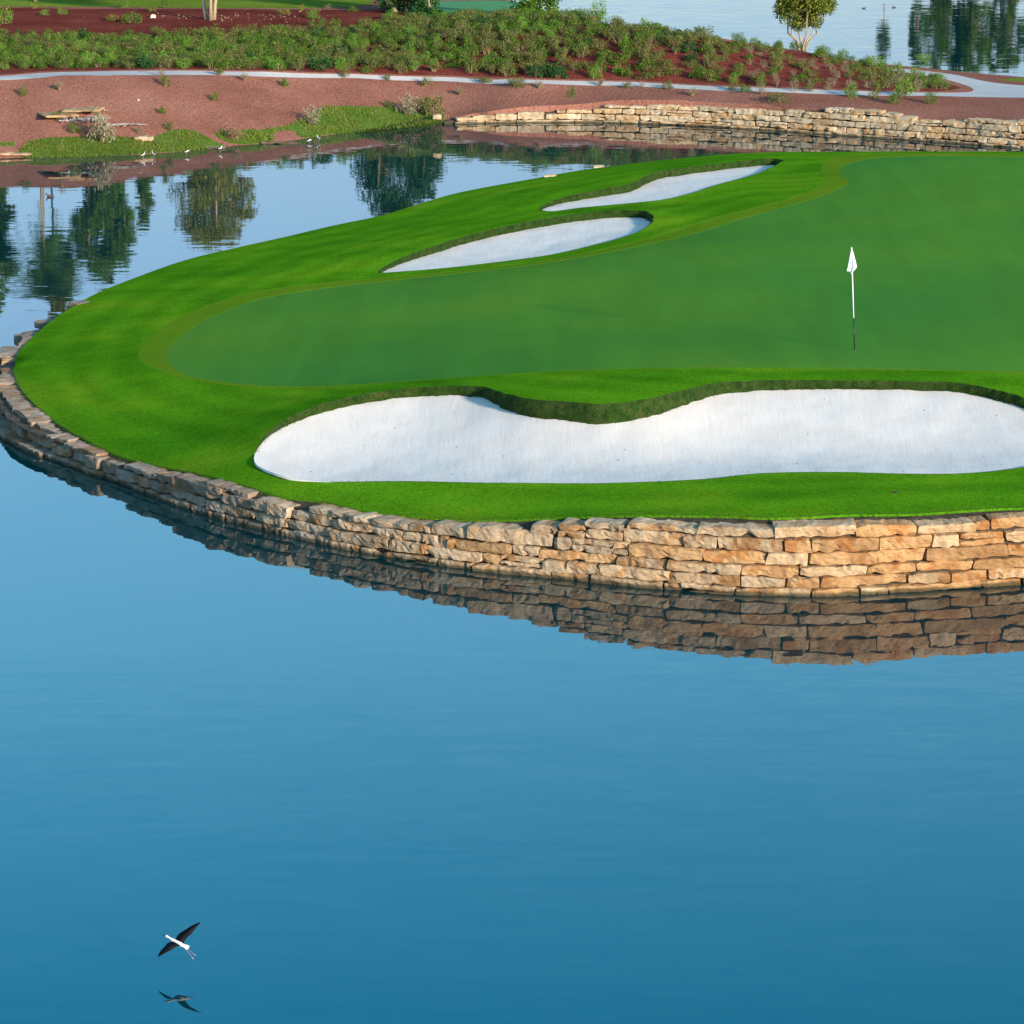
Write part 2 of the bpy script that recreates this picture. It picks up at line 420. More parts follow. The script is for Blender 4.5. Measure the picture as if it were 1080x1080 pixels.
# bunkers: (px, py of the sand edge, height of the sand there, turf lip above it)
BUNK = {
 'front': [(269, 487, 1.05, .03), (271, 472, 1.15, .07), (288, 455, 1.25, .12), (330, 437, 1.38, .16), (380, 425, 1.48, .19), (430, 418, 1.56, .20), (480, 417, 1.60, .20), (510, 420, 1.62, .24),
           (532, 429, 1.62, .30), (560, 437, 1.62, .34), (600, 441, 1.64, .37), (640, 443, 1.66, .40), (680, 438, 1.70, .38), (720, 427, 1.76, .32), (760, 416, 1.82, .25), (810, 411, 1.86, .20), (900, 410, 1.88, .18),
           (960, 411, 1.88, .18), (1010, 414, 1.86, .20), (1050, 421, 1.84, .22), (1085, 431, 1.78, .22), (1120, 446, 1.7, .18), (1145, 465, 1.6, .1), (1120, 485, 1.50, .06), (1080, 496, 1.45, .05), (1020, 502, 1.44, .05),
           (960, 503, 1.43, .05), (880, 501, 1.42, .05), (800, 503, 1.38, .05), (740, 509, 1.33, .05), (640, 513, 1.24, .05), (540, 512, 1.14, .04), (440, 511, 1.02, .04), (340, 508, .95, .03), (300, 503, .95, .03), (280, 496, .98, .03)],
 'middle': [(400, 291, .98, .06), (412, 282, 1.00, .17), (450, 269, 1.03, .20), (500, 254, 1.08, .22), (560, 241, 1.14, .23), (610, 233, 1.2, .23), (650, 229.5, 1.26, .25), (678, 230, 1.3, .28), (689, 235, 1.33, .22),
            (684, 242, 1.32, .05), (660, 251, 1.30, .04), (620, 262, 1.25, .04), (580, 271, 1.2, .04), (530, 278, 1.14, .04), (470, 285, 1.08, .04), (430, 289, 1.02, .04)],
 'back': [(569, 223, 1.1, .06), (588, 215, 1.12, .20), (640, 206, 1.16, .24), (664, 202, 1.18, .25), (680, 194, 1.2, .28), (698, 188, 1.22, .26), (730, 183, 1.26, .25), (770, 178, 1.3, .24), (812, 174, 1.36, .26), (825, 175, 1.38, .2),
          (806, 183, 1.38, .04), (762, 195, 1.36, .04), (730, 205, 1.33, .04), (700, 212, 1.28, .04), (660, 217, 1.22, .04), (610, 222, 1.16, .04), (582, 226, 1.12, .04)],
}
bl = {}
for k, l in BUNK.items():
    bl[k] = smooth_line([(*P(a, b, z), z, h) for a, b, z, h in l], .10, closed=True)
    # jagged turf edge along the high lip
    q = bl[k]; n = len(q)
    tan = np.roll(q[:, :2], -1, 0) - np.roll(q[:, :2], 1, 0); tan /= np.linalg.norm(tan, axis=1)[:, None]
    nor = np.c_[tan[:, 1], -tan[:, 0]]
    amp = np.clip((q[:, 3] - .05) / .12, 0.12, 1) * .05
    j = np.array([noise.noise((float(a) * 4, float(b) * 4, 3)) for a, b in q[:, :2]])
    j2 = np.array([noise.noise((float(a) * 15, float(b) * 15, 8)) for a, b in q[:, :2]])
    q[:, :2] += nor * (amp * (j + .7 * j2))[:, None]

GREEN = [(2300, 170, 1.9), (1300, 166, 1.9), (1080, 165, 1.88), (980, 164, 1.85), (925, 166, 1.8), (893, 173, 1.74), (886, 183, 1.7), (895, 192, 1.7), (875, 203, 1.66), (820, 220, 1.6), (760, 237, 1.58), (700, 252, 1.55), (640, 265, 1.48), (560, 278, 1.38),
         (480, 287, 1.27), (400, 296, 1.16), (340, 304, 1.08), (280, 314, 1.02), (230, 331, 1.0), (195, 350, 1.02), (177, 368, 1.05), (178, 382, 1.08), (200, 396, 1.12), (240, 403, 1.18), (290, 407, 1.28), (360, 407, 1.45),
         (420, 403, 1.62), (480, 398, 1.76), (560, 392, 1.90), (640, 389, 2.0), (740, 388, 2.06), (850, 388, 2.1), (960, 389, 2.12), (1080, 392, 2.14), (1300, 398, 2.1), (2300, 400, 2.0)]
FRINGE = [(2300, 163.5, 1.8), (1300, 162, 1.8), (1080, 161.5, 1.75), (960, 161.5, 1.72), (900, 163, 1.68), (872, 170, 1.63), (866, 182, 1.61), (872, 191, 1.62), (850, 204, 1.58), (790, 221, 1.52), (735, 237, 1.47), (690, 249, 1.44), (640, 261, 1.40), (560, 275.5, 1.32),
          (480, 285, 1.2), (400, 293, 1.1), (340, 299, 1.02), (270, 307, .97), (215, 323, .94), (170, 345, .94), (149, 364, .95), (148, 379, .98), (172, 393, 1.03), (225, 405, 1.12), (290, 411, 1.24), (360, 410, 1.42),
          (420, 406, 1.58), (480, 400.5, 1.72), (560, 394, 1.87), (640, 391, 1.98), (740, 390, 2.04), (850, 390, 2.08), (960, 391, 2.1), (1080, 394, 2.12), (1300, 401, 2.08), (2300, 404, 2.0)]
gr = smooth_line(W3(GREEN), .2, closed=False); fr = smooth_line(W3(FRINGE), .2, closed=False)

ctl = []
ctl += list(Gf[::14]) + list(Gb[::10])
for k in bl:
    ctl += [(a, b, z + h) for a, b, z, h in bl[k][::7]]
ctl += W3(GREEN[::1])
ctl += W3([(901, 369, 2.08), (600, 340, 1.68), (400, 350, 1.35), (260, 360, 1.08), (700, 300, 1.7), (1000, 300, 1.95), (1000, 230, 1.88), (850, 250, 1.75), (1300, 280, 2.0), (1000, 372, 2.1), (700, 372, 1.98), (2000, 300, 2.0),
           (100, 400, .82), (80, 370, .78), (140, 430, .85), (220, 450, .95), (200, 480, .74), (150, 330, .78), (250, 285, .82), (350, 262, .92), (420, 250, 1.02), (500, 232, 1.14), (560, 222, 1.2), (540, 208, 1.15), (640, 192, 1.26), (720, 175, 1.36),
           (700, 398, 2.12), (800, 395, 2.12), (600, 405, 1.98), (640, 410, 2.02), (950, 397, 2.12), (520, 403, 1.85),
           (740, 222, 1.42), (800, 200, 1.5), (850, 176, 1.62), (710, 232, 1.5),
           (600, 528, 1.22), (800, 524, 1.45), (950, 522, 1.5), (1080, 516, 1.5), (400, 524, .92), (300, 515, .8)])
SG = Surf(ctl, c=2.4, lam=.35)

xs = np.arange(-14, 48, .55); ys = np.arange(60, 118, .55)
gx, gy = np.meshgrid(xs, ys); grid = np.c_[gx.ravel(), gy.ravel()] + rng.uniform(-.16, .16, (gx.size, 2))
xy, tr, cen = sheet([G, gr, fr] + [bl[k] for k in bl], grid)
inb = {k: inside(cen, bl[k]) for k in bl}
anyb = inb['front'] | inb['middle'] | inb['back']
ingr = inside(cen, gr) & ~anyb; infr = inside(cen, fr) & ~ingr & ~anyb
rough_sel = ~(anyb | ingr | infr)
gs = region('grass_surround', xy, tr, rough_sel, lambda q: SG(q), M['rough'], skirt=.14)
at_ = gs.data.attributes.new('edge', 'FLOAT', 'POINT')
co_ = np.empty(len(gs.data.vertices) * 3, np.float32); gs.data.vertices.foreach_get('co', co_); co_ = co_.reshape(-1, 3)[:, :2]
ed_ = np.empty(len(co_), np.float32)
for i in range(0, len(co_), 1500): ed_[i:i + 1500] = np.sqrt(((co_[i:i + 1500, None, :] - G[None, :, :2]) ** 2).sum(-1).min(1))
at_.data.foreach_set('value', ed_)
region('fringe_grass', xy, tr, infr, lambda q: SG(q) - .003, M['fringe'], skirt=.1)
region('putting_green', xy, tr, ingr, lambda q: SG(q) - .006, M['green'], skirt=.1)

# sand floors
SS = {}
interior = {'front': [(330, 485, .93), (450, 490, 1.0), (600, 492, 1.12), (750, 485, 1.22), (900, 478, 1.30), (1030, 475, 1.34), (450, 450, 1.22), (600, 465, 1.28), (750, 455, 1.42), (900, 440, 1.62), (1000, 445, 1.6), (330, 460, 1.14)],
            'middle': [(480, 275, 1.0), (560, 262, 1.05), (640, 246, 1.16)], 'back': [(620, 216, 1.09), (690, 205, 1.16), (760, 188, 1.24)]}
for k in bl:
    SS[k] = Surf([(a, b, z) for a, b, z, h in bl[k][::7]] + W3(interior[k]), c=2.0, lam=.3)
for k in bl:
    q = bl[k]; x0, x1, y0, y1 = q[:, 0].min(), q[:, 0].max(), q[:, 1].min(), q[:, 1].max()
    ax, ay = np.meshgrid(np.arange(x0, x1, .16), np.arange(y0, y1, .16))
    g2 = np.c_[ax.ravel(), ay.ravel()] + rng.uniform(-.04, .04, (ax.size, 2))
    x2, t2, c2 = sheet([q[::1]], g2)
    def zf(p, S=SS[k]):
        z = S(p)
        return z + np.array([.016 * noise.noise((a * 1.6, b * .7, 0)) + .008 * noise.noise((a * 5, b * 2.0, 9)) for a, b in p])
    region('bunker_sand', x2, t2, np.ones(len(t2), bool), zf, M['sand'], skirt=.05)
    # turf face of the lip
    zt = SG(q[:, :2]); zb = SS[k](q[:, :2]); n = len(q)
    vs = []; fs = []
    rows = 5
    cx, cy = q[:, 0].mean(), q[:, 1].mean()
    tan = np.roll(q[:, :2], -1, 0) - np.roll(q[:, :2], 1, 0); tan /= np.linalg.norm(tan, axis=1)[:, None]
    nor = np.c_[tan[:, 1], -tan[:, 0]]
    if inside(q[:1, :2] + nor[:1] * .1, q)[0] == False: nor = -nor
    for i in range(n):
        hgt = max(zt[i] - zb[i], .03)
        for r_ in range(rows):
            t = r_ / (rows - 1); bul = .05 * math.sin(math.pi * t) * min(1, hgt / .2) + .012
            jt = .02 * noise.noise((q[i, 0] * 6, q[i, 1] * 6, t * 3)) * min(1, hgt / .15)
            vs.append((q[i, 0] + nor[i, 0] * (bul + jt), q[i, 1] + nor[i, 1] * (bul + jt), zt[i] + .004 - (hgt + .05) * t))
    for i in range(n):
        j = (i + 1) % n
        for r_ in range(rows - 1):
            fs.append((i * rows + r_, j * rows + r_, j * rows + r_ + 1, i * rows + r_ + 1))
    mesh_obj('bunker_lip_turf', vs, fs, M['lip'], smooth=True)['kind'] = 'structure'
    bl[k] = (q, nor, zt, zb)

# grass blades
def blades(name, items, mat):
    "items: (x, y, z, lean_x, lean_y, height, width, colour)"
    vs = []; fs = []; cs = []
    for (x, y, z, lx, ly, h, w, c) in items:
        a = random.uniform(0, math.pi); dx, dy = math.cos(a) * w, math.sin(a) * w
        n = len(vs)
        vs += [(x - dx, y - dy, z), (x + dx, y + dy, z), (x + lx, y + ly, z + h)]
        fs.append((n, n + 1, n + 2)); cs += [c, c, c]
    return mesh_obj(name, vs, fs, mat, vcol=cs)

items = []
def gcol(dark=1.0):
    t = random.random(); c = np.array((.05, .16, .008)) * (1 - t) + np.array((.13, .24, .02)) * t
    if random.random() < .12: c = np.array((.2, .19, .07))
    return tuple(c * dark)
for k in bl:
    q, nor, zt, zb = bl[k]
    for i in range(len(q)):
        hgt = zt[i] - zb[i]
        if hgt < .06: cnt = 3
        else: cnt = int(26 * min(1, hgt / .2))
        for _ in range(cnt):
            t = random.random(); o_ = random.uniform(-.05, .05)
            x = q[i, 0] + nor[i, 0] * (.02 + .03 * math.sin(math.pi * t)) + o_ * nor[i, 1]; y = q[i, 1] + nor[i, 1] * (.02 + .03 * math.sin(math.pi * t)) - o_ * nor[i, 0]
            z = zt[i] - t * max(hgt, .03)
            l = random.uniform(.03, .085)
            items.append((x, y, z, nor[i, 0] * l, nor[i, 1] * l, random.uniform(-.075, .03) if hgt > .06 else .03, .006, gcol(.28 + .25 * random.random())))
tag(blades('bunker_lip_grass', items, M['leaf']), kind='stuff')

sp_ = MB()
for _ in range(34):
    px_, py_ = random.uniform(300, 1060), random.uniform(430, 500)
    x, y = P(px_, py_, 1.35)
    if not inside([(x, y)], bl['front'][0])[0]: continue
    z = float(SS['front']([(x, y)])[0]); s_ = random.uniform(.005, .012)
    sp_.ball((x, y, z + .012), (s_ * 1.6, s_, s_ * .7), nu=5, nv=3)
tag(sp_.build('sand_debris', M['soil']), kind='stuff')

# ragged turf edge above the wall
items = []
n = len(Gf)
tan = np.gradient(Gf[:, :2], axis=0); tan /= np.linalg.norm(tan, axis=1)[:, None]
norG = np.c_[-tan[:, 1], tan[:, 0]]
if norG[len(norG) // 4][1] > 0: norG = -norG       # outwards, towards the water
zG = SG(Gf[:, :2])
for i in range(n):
    if Gf[i, 0] > 14: continue
    for _ in range(26):
        a = random.uniform(-.07, .07); b_ = random.uniform(-.12, .035) - .02 * noise.noise((Gf[i, 0] * 3, Gf[i, 1] * 3, 0))
        x = Gf[i, 0] + tan[i, 0] * a + norG[i, 0] * b_; y = Gf[i, 1] + tan[i, 1] * a + norG[i, 1] * b_
        l = random.uniform(0, .05); c = gcol(random.uniform(.45, .8)) if random.random() > .34 else (.13, .095, .045)
        items.append((x, y, zG[i] - .01 - max(0, b_) * 1.2, norG[i, 0] * l, norG[i, 1] * l, random.uniform(.01, .055), .006, c))
tag(blades('turf_edge_grass', items, M['leaf']), kind='stuff')

# ------------------------------------------------------------------ island wall
W_front = [(2300, 640, 0), (1500, 622, 0), (1250, 618, 0), (1080, 618, 0), (1020, 622, 0), (960, 625, 0), (900, 628, 0), (850, 629, 0), (800, 628, 0), (740, 625, 0), (680, 620, 0), (600, 612, 0), (540, 606, 0), (500, 602, 0), (420, 590, 0),
           (340, 575, 0), (280, 561, 0), (220, 545, 0), (180, 532, 0), (140, 518, 0), (100, 503, 0), (60, 488, 0), (30, 478, 0), (6, 465, 0), (-7, 447, 0), (-12, 427, 0), (-13, 407, 0), (-9, 389, 0)]
Wf = np.array([P(a, b, 0) for a, b, _ in W_front])
Gb_off = []
tb = np.gradient(Gb[:, :2], axis=0); tb /= np.linalg.norm(tb, axis=1)[:, None]; nb = np.c_[-tb[:, 1], tb[:, 0]]
for i in range(2, len(Gb), 8): Gb_off.append(Gb[i, :2] + nb[i] * .38)
Wl = smooth_line(list(Wf) + Gb_off, .05)

def nearest(poly, p):
    d = ((poly[:, :2] - p) ** 2).sum(1); return int(d.argmin())
Gall = np.concatenate([Gf, Gb]); zGall = SG(Gall[:, :2])

def stone(mb, c, t, n_, L, Hh, D, col, rough=1.0, cell=.075):
    "a roughly split block: rounded box grid with broken faces"
    nx, ny, nz = max(3, int(L / cell)), 3, max(3, int(Hh / cell * 1.2))
    rr = min(.04, Hh * .2) * random.uniform(.4, .9)
    sh = [random.uniform(-.12, .12) for _ in range(4)]; seed = random.uniform(0, 900)
    idx = {}; vs = []; fs = []
    tilt = random.uniform(-.03, .03)
    chip = [(random.uniform(-1, 1), random.choice((-1, 1)), random.uniform(.1, .3), random.uniform(.02, .07)) for _ in range(3)]
    def vert(i, j, k):
        key = (i, j, k)
        if key in idx: return idx[key]
        x = (i / nx - .5) * L; y = (j / ny - .5) * D; z = (k / nz - .5) * Hh
        hx, hy, hz = L / 2 - rr, D / 2 - rr, Hh / 2 - rr
        cx_, cy_, cz_ = max(-hx, min(hx, x)), max(-hy, min(hy, y)), max(-hz, min(hz, z))
        d = Vector((x - cx_, y - cy_, z - cz_))
        if d.length > 1e-6: d = d.normalized() * rr * (.55 + .45 * min(1, d.length / rr))
        x, y, z = cx_ + d.x, cy_ + d.y, cz_ + d.z
        e = x / L * 2
        x += z * (sh[0] if x > 0 else sh[1]) * 1.5
        z += x * tilt
        if abs(e) > .55: z *= 1 - .22 * (abs(e) - .55) / .45 * (abs(sh[2]) * 8)
        for (cx0, sg, wd, dp) in chip:      # broken arrises
            w_ = max(0, 1 - abs(e - cx0) / wd)
            if z * sg > 0 and y > 0: z -= sg * dp * w_ * .5; y -= dp * w_ * .6
        q = Vector((x * 3.2 + seed, y * 3.2, z * 5))
        nv = noise.noise_vector(q); nv2 = noise.noise_vector(q * 3.1)
        y += (nv.y * .040 + nv2.y * .030) * rough; z += (nv.z * .026 + nv2.z * .018) * rough; x += nv.x * .03 * rough
        p = c + t * x + n_ * y; p.z += z
        idx[key] = len(vs); vs.append(p); return idx[key]
    for i in range(nx):
        for k in range(nz):
            fs.append((vert(i, ny, k), vert(i + 1, ny, k), vert(i + 1, ny, k + 1), vert(i, ny, k + 1)))
            fs.append((vert(i + 1, 0, k), vert(i, 0, k), vert(i, 0, k + 1), vert(i + 1, 0, k + 1)))
        for j in range(ny):
            fs.append((vert(i, j, nz), vert(i, j + 1, nz), vert(i + 1, j + 1, nz), vert(i + 1, j, nz)))
            fs.append((vert(i, j, 0), vert(i + 1, j, 0), vert(i + 1, j + 1, 0), vert(i, j + 1, 0)))
    for j in range(ny):
        for k in range(nz):
            fs.append((vert(0, j, k), vert(0, j + 1, k), vert(0, j + 1, k + 1), vert(0, j, k + 1)))
            fs.append((vert(nx, j, k), vert(nx, j, k + 1), vert(nx, j + 1, k + 1), vert(nx, j + 1, k)))
    mb.add(vs, fs, 0, col)

def stone_col(kind='near', x=0):
    r_ = random.random()
    if kind == 'near':
        w = min(1, max(0, (x + 1) / 8))        # warmer rightwards: mostly warm sunlight put into the colour, partly orange stain
        if r_ < .14 + .40 * w: b_ = (1.0, .79, .56)
        elif r_ < .80: b_ = (1, .93, .84)
        else: b_ = (1.02, 1.0, .97)
        b_ = (b_[0], b_[1] * (1 - .07 * w), b_[2] * (1 - .16 * w))
        shade_w = min(1, max(0, (-2.5 - x) / 4)); b_ = (b_[0] * (1 - .26 * shade_w), b_[1] * (1 - .24 * shade_w), b_[2] * (1 - .12 * shade_w))   # shade of the unlit left end, put into the stone colour as grey
    else:
        b_ = (1, .86, .72) if r_ < .3 else (1, .97, .92)
    s = random.uniform(.76, 1.12)
    return tuple(v * s for v in b_)

def build_wall(name, line, top, label, mat, kind, base_h=.225, limit=None, lens=(.5, 1.6), cell=.075, thin=.5, depth=None):
    d = np.r_[0, np.cumsum(np.linalg.norm(np.diff(line, axis=0), axis=1))]
    tt = np.gradient(line, axis=0); tt /= np.linalg.norm(tt, axis=1)[:, None]
    root = empty(name, (float(line[len(line) // 3][0]), float(line[len(line) // 3][1]), 0))
    off = Vector(root.location)
    def at(s):
        s = min(max(s, 0), d[-1]); x = np.interp(s, d, line[:, 0]); y = np.interp(s, d, line[:, 1])
        i = int(np.searchsorted(d, s)); i = min(i, len(line) - 1)
        return x, y, Vector((tt[i, 0], tt[i, 1], 0))
    sgn = build_wall.sgn
    mb = MB()
    zb = -.10; course = 0
    while zb < 1.5:
        hh = base_h * random.choice((.86, .95, 1.0, 1.08, 1.18))
        s = random.uniform(0, .5)
        while s < d[-1]:
            L = random.uniform(*lens) * random.choice((.55, 1, 1, 1.15))
            x, y, t = at(s + L / 2); nrm = Vector((t.y, -t.x, 0)) * sgn
            tp = top(s + L / 2, x, y)
            wob = .03 * noise.noise((x * .5, y * .5, course * 3))
            z0 = zb + wob; z1 = z0 + hh
            if z1 > tp + .035: 
                if z0 < tp - .10: z1 = tp + random.uniform(-.02, .03)
                else: s += L + .015; continue
            elif tp - z1 < .09: z1 = tp + random.uniform(-.03, .02)
            if limit is None or limit(x, y):
                h2 = (z1 - z0)
                batter = .04 * (z0 + .1) + random.uniform(-.035, .045)
                if h2 > .2 and random.random() < .12:      # two thin slabs instead of one
                    hs = h2 * random.uniform(.4, .6)
                    parts_ = [(z0, hs), (z0 + hs, h2 - hs)]
                else: parts_ = [(z0, h2)]
                for (za, ha) in parts_:
                    D = thin * random.uniform(.85, 1.1)
                    if depth:      # towards the left the courses step back up to the turf
                        lf = min(1, max(0, (-2 - x) / 4)); dep = depth(x, y); rec = lf * .8 * max(0, dep - D * .8) * min(1, max(0, (za + .05) / max(tp - ha, .12))); batter += rec; D = max(D, min(1.3, (dep - rec + .05) * lf))
                        batter += lf * random.uniform(-.05, .05)
                    c = Vector((x, y, za + ha / 2)) - nrm * (D / 2 + batter + random.uniform(0, .03)) - off
                    stone(mb, c, t, nrm, L - random.uniform(0, .02), ha - .012, D, stone_col(kind, x), cell=cell)
            s += L + random.uniform(.0, .02)
        zb += hh; course += 1
    mb.build('stacked_stone', mat, root)
    # dark rubble core behind the blocks
    vs = []; fs = []
    step = 5; pts = line[::step]; tp_ = []
    for i, p in enumerate(pts):
        s = d[i * step]; x, y, t = at(s); nrm = Vector((t.y, -t.x, 0)) * sgn
        z = top(s, x, y) - .07
        if depth and x < -2: z = min(z, .02)
        a = Vector((x, y, 0)) - nrm * (thin * .30 + .05) - off; b_ = Vector((x, y, 0)) - nrm * (thin * 1.0) - off
        vs += [(a.x, a.y, -.6), (a.x, a.y, z), (b_.x, b_.y, z), (b_.x, b_.y, -.6)]
        if i:
            for k in range(3): fs.append(((i - 1) * 4 + k, i * 4 + k, i * 4 + k + 1, (i - 1) * 4 + k + 1))
    mesh_obj('rubble_core', vs, fs, M['core'], root)
    tag(root, label, 'stone wall')
    return root

def near_top(s, x, y):
    i = nearest(Gall, np.array((x, y)))
    base = zGall[i]
    if i > len(Gf) + 14: base -= .13
    return base - (.045 if x > -1 else .035) + .05 * noise.noise((x * .45, y * .45, 5))
# outward side of the line: the line runs right-to-left along the front; t=(-1,0) -> (t.y,-t.x)=(0,1) is inwards
build_wall.sgn = -1
def to_turf(x, y): return float(np.sqrt(((Gall[:, :2] - np.array((x, y))) ** 2).sum(1).min()))
build_wall('stone_wall', Wl, near_top, 'curved dry stacked sandstone retaining wall rising from the water round the island green', M['stone'], 'near',
           limit=lambda x, y: x < 16, depth=to_turf)

# soil ledge between turf edge and stones: border strip of the island
vs = []; fs = []
SO = Gall[::3]
for i, g_ in enumerate(SO):
    p = g_[:2]; j = nearest(Wl, p); w = Wl[j]; dv = w - p; Ld = np.linalg.norm(dv); dv = dv / Ld
    z = SG([p])[0]
    for r_, (f_, dz) in enumerate(((-.12, -.05), (0, -.045), (.5, -.10), (1, -.12))):
        dist = f_ if f_ < 0 else f_ * max(Ld - .16, .05)
        jz = .03 * noise.noise((p[0] * 2.5, p[1] * 2.5, r_ * 2.1)) if r_ > 1 else 0
        vs.append((p[0] + dv[0] * dist, p[1] + dv[1] * dist, z + dz + jz))
    if i:
        for r_ in range(3): fs.append(((i - 1) * 4 + r_, (i - 1) * 4 + r_ + 1, i * 4 + r_ + 1, i * 4 + r_))
mesh_obj('soil_ledge', vs, fs, M['soil'], smooth=True)['kind'] = 'structure'

# ================================================================== THE FAR BANK
SH_near = [(-900, 215, 0), (-500, 190, 0), (-200, 176, 0), (-60, 171, 0), (0, 167.5, 0), (28, 166.5, 0), (60, 167.5, 0), (110, 166, 0), (150, 163.5, 0), (200, 160.5, 0), (240, 155, 0), (262, 153, 0), (285, 152, 0), (305, 149, 0), (340, 144, 0), (380, 139, 0),
           (420, 134.5, 0), (450, 132, 0), (464, 130.5, 0), (475, 129.3, 0)]
FW = [(470, 131.5, 0), (500, 130.5, 0), (560, 129.5, 0), (620, 129.5, 0), (680, 131, 0), (740, 133.5, 0), (800, 137, 0), (850, 140.5, 0), (900, 144, 0), (950, 147.5, 0), (1000, 151, 0), (1080, 157, 0), (1200, 164, 0), (1600, 185, 0)]
SH_far = [(1600, 110, 0), (1300, 92, 0), (1080, 77.5, 0), (1020, 73, 0), (970, 68.5, 0), (930, 65, 0), (880, 60.5, 0), (850, 57, 0), (800, 51, 0), (760, 46, 0), (700, 39, 0), (650, 32, 0), (618, 24, 0), (598, 14, 0), (584, 3, 0), (560, -5, 0), (500, -6, 0), (440, -8, 0), (380, -14, 0), (300, -40, 0), (0, -60, 0), (-500, -60, 0), (-1200, 0, 0)]
land_wall = [(a, b - 1.2, 0) for a, b, _ in FW[1:]]
LB = smooth_line([P(a, b, z) for a, b, z in SH_near + land_wall + SH_far], .6, closed=True)
FWl = smooth_line([P(a, b, z) for a, b, z in FW], .06)
def ftop_px(px):
    return np.interp(px, [470, 500, 560, 600, 640, 645, 700, 760, 820, 850, 900, 925, 960, 1000, 1040, 1080, 1200], [.18, .26, .42, .50, .58, .70, .74, .78, .80, .92, 1.08, 1.05, .84, .86, 1.0, 1.06, 1.1])
def far_top(s, x, y):
    px = 540 + F * x / (y * CP + H * SP)
    return float(ftop_px(px)) + .05 * noise.noise((x * .6, y * .6, 2))

bc = []
bc += [(*P(a, b, 0), -.05) for a, b, _ in SH_near] + [(*P(a, b, 0), -.1) for a, b, _ in SH_far]
for px, py, _ in FW[1:]:
    x, y = P(px, py, 0); bc.append((x, y + .5, float(ftop_px(px)) - .06)); bc.append((x, y + .1, float(ftop_px(px)) - .06))
bc += [(*hp, hz_) for hp, hz_ in ((P(a, b, z), z) for a, b, z in [(-400, 97, 2.1), (0, 93, 2.14), (0, 101, 1.85), (60, 90, 2.12), (60, 98, 1.85), (150, 88, 2.08), (150, 96, 1.78), (230, 87, 2.03), (230, 95, 1.7), (320, 88, 1.9), (400, 89, 1.72), (470, 91, 1.57), (560, 93.5, 1.49), (650, 95.5, 1.43), (720, 97.5, 1.37), (800, 101, 1.32)])]
bc += W3([(-400, 120, 1.4), (-400, 85, 2.1), (-400, 30, 2.1), (-100, 120, 1.25), (-100, 84, 2.05), (0, 150, .42), (0, 120, 1.25), (0, 84, 2.05), (0, 78, 2.1), (60, 150, .35), (60, 120, 1.15), (60, 79, 2.03), (60, 73, 2.05), (150, 150, .3), (150, 120, 1.0), (150, 78, 1.97), (150, 72, 2.0),
          (230, 140, .35), (230, 105, 1.2), (230, 78, 1.9), (230, 72, 1.92), (320, 125, .45), (320, 100, 1.15), (320, 79.5, 1.75), (320, 73, 1.72), (400, 120, .42), (400, 100, 1.0), (400, 81, 1.65), (400, 74, 1.60), (400, 50, 2.0), (400, 25, 2.1), (400, 5, 2.0),
          (0, 50, 2.1), (0, 30, 2.1), (0, 0, 2.1), (150, 50, 2.0), (150, 25, 2.05), (150, 0, 2.0), (300, 50, 1.95), (300, 25, 2.0), (300, 0, 2.0), (150, -25, 2), (-300, -20, 2),
          (470, 112, .55), (470, 84, 1.5), (470, 77, 1.44), (480, 50, 2.1), (490, 28, 2.45), (490, 10, 1.9), (540, 12, 1.9), (440, 5, 1.9), (450, 18, 2.2), (560, 110, .62), (560, 86, 1.45), (560, 80, 1.39), (560, 50, 2.2), (560, 24, 2.75), (650, 105, .9), (650, 89, 1.4), (650, 83, 1.34), (650, 55, 2.2), (650, 28, 2.75),
          (720, 107, 1.0), (720, 92, 1.35), (720, 86, 1.29), (720, 60, 2.1), (720, 38, 2.4), (800, 110, 1.05), (800, 96, 1.3), (800, 90, 1.35), (800, 65, 1.9), (800, 48, 2.0), (850, 58, 1.75), (880, 62, 1.55), (880, 80, 1.45), (880, 98, 1.25), (930, 72, 1.15), (930, 85, 1.2), (930, 99, 1.2),
          (985, 112, 1.05), (985, 100, 1.08), (985, 88, .85), (985, 77, .45), (1080, 115, 1.08), (1080, 101, 1.0), (1080, 88, .55), (1300, 120, 1.1), (1300, 105, .9), (1600, 150, 1.1)])
SB = Surf(bc, c=2.0, lam=.4)
SB.near_line = smooth_line([P(a, b, 0) for a, b, _ in SH_near[:-1]], .3)

def hitb(px, py):
    "place on the far bank seen at px, py"
    d = ray(px, py); lo_, hi_ = H / -d[2] * .75, H / -d[2]
    ts = np.linspace(lo_, hi_, 60)
    q = np.c_[d[0] * ts, d[1] * ts]; z = H + d[2] * ts; g_ = np.maximum(SB(q), 0)
    k = np.where(z <= g_)[0]
    k = int(k[0]) if len(k) else 59
    a, b_ = ts[max(k - 1, 0)], ts[k]
    for _ in range(8):
        m_ = (a + b_) / 2
        if H + d[2] * m_ <= max(SB([(d[0] * m_, d[1] * m_)])[0], 0): b_ = m_
        else: a = m_
    return (d[0] * b_, d[1] * b_, max(float(SB([(d[0] * b_, d[1] * b_)])[0]), 0))

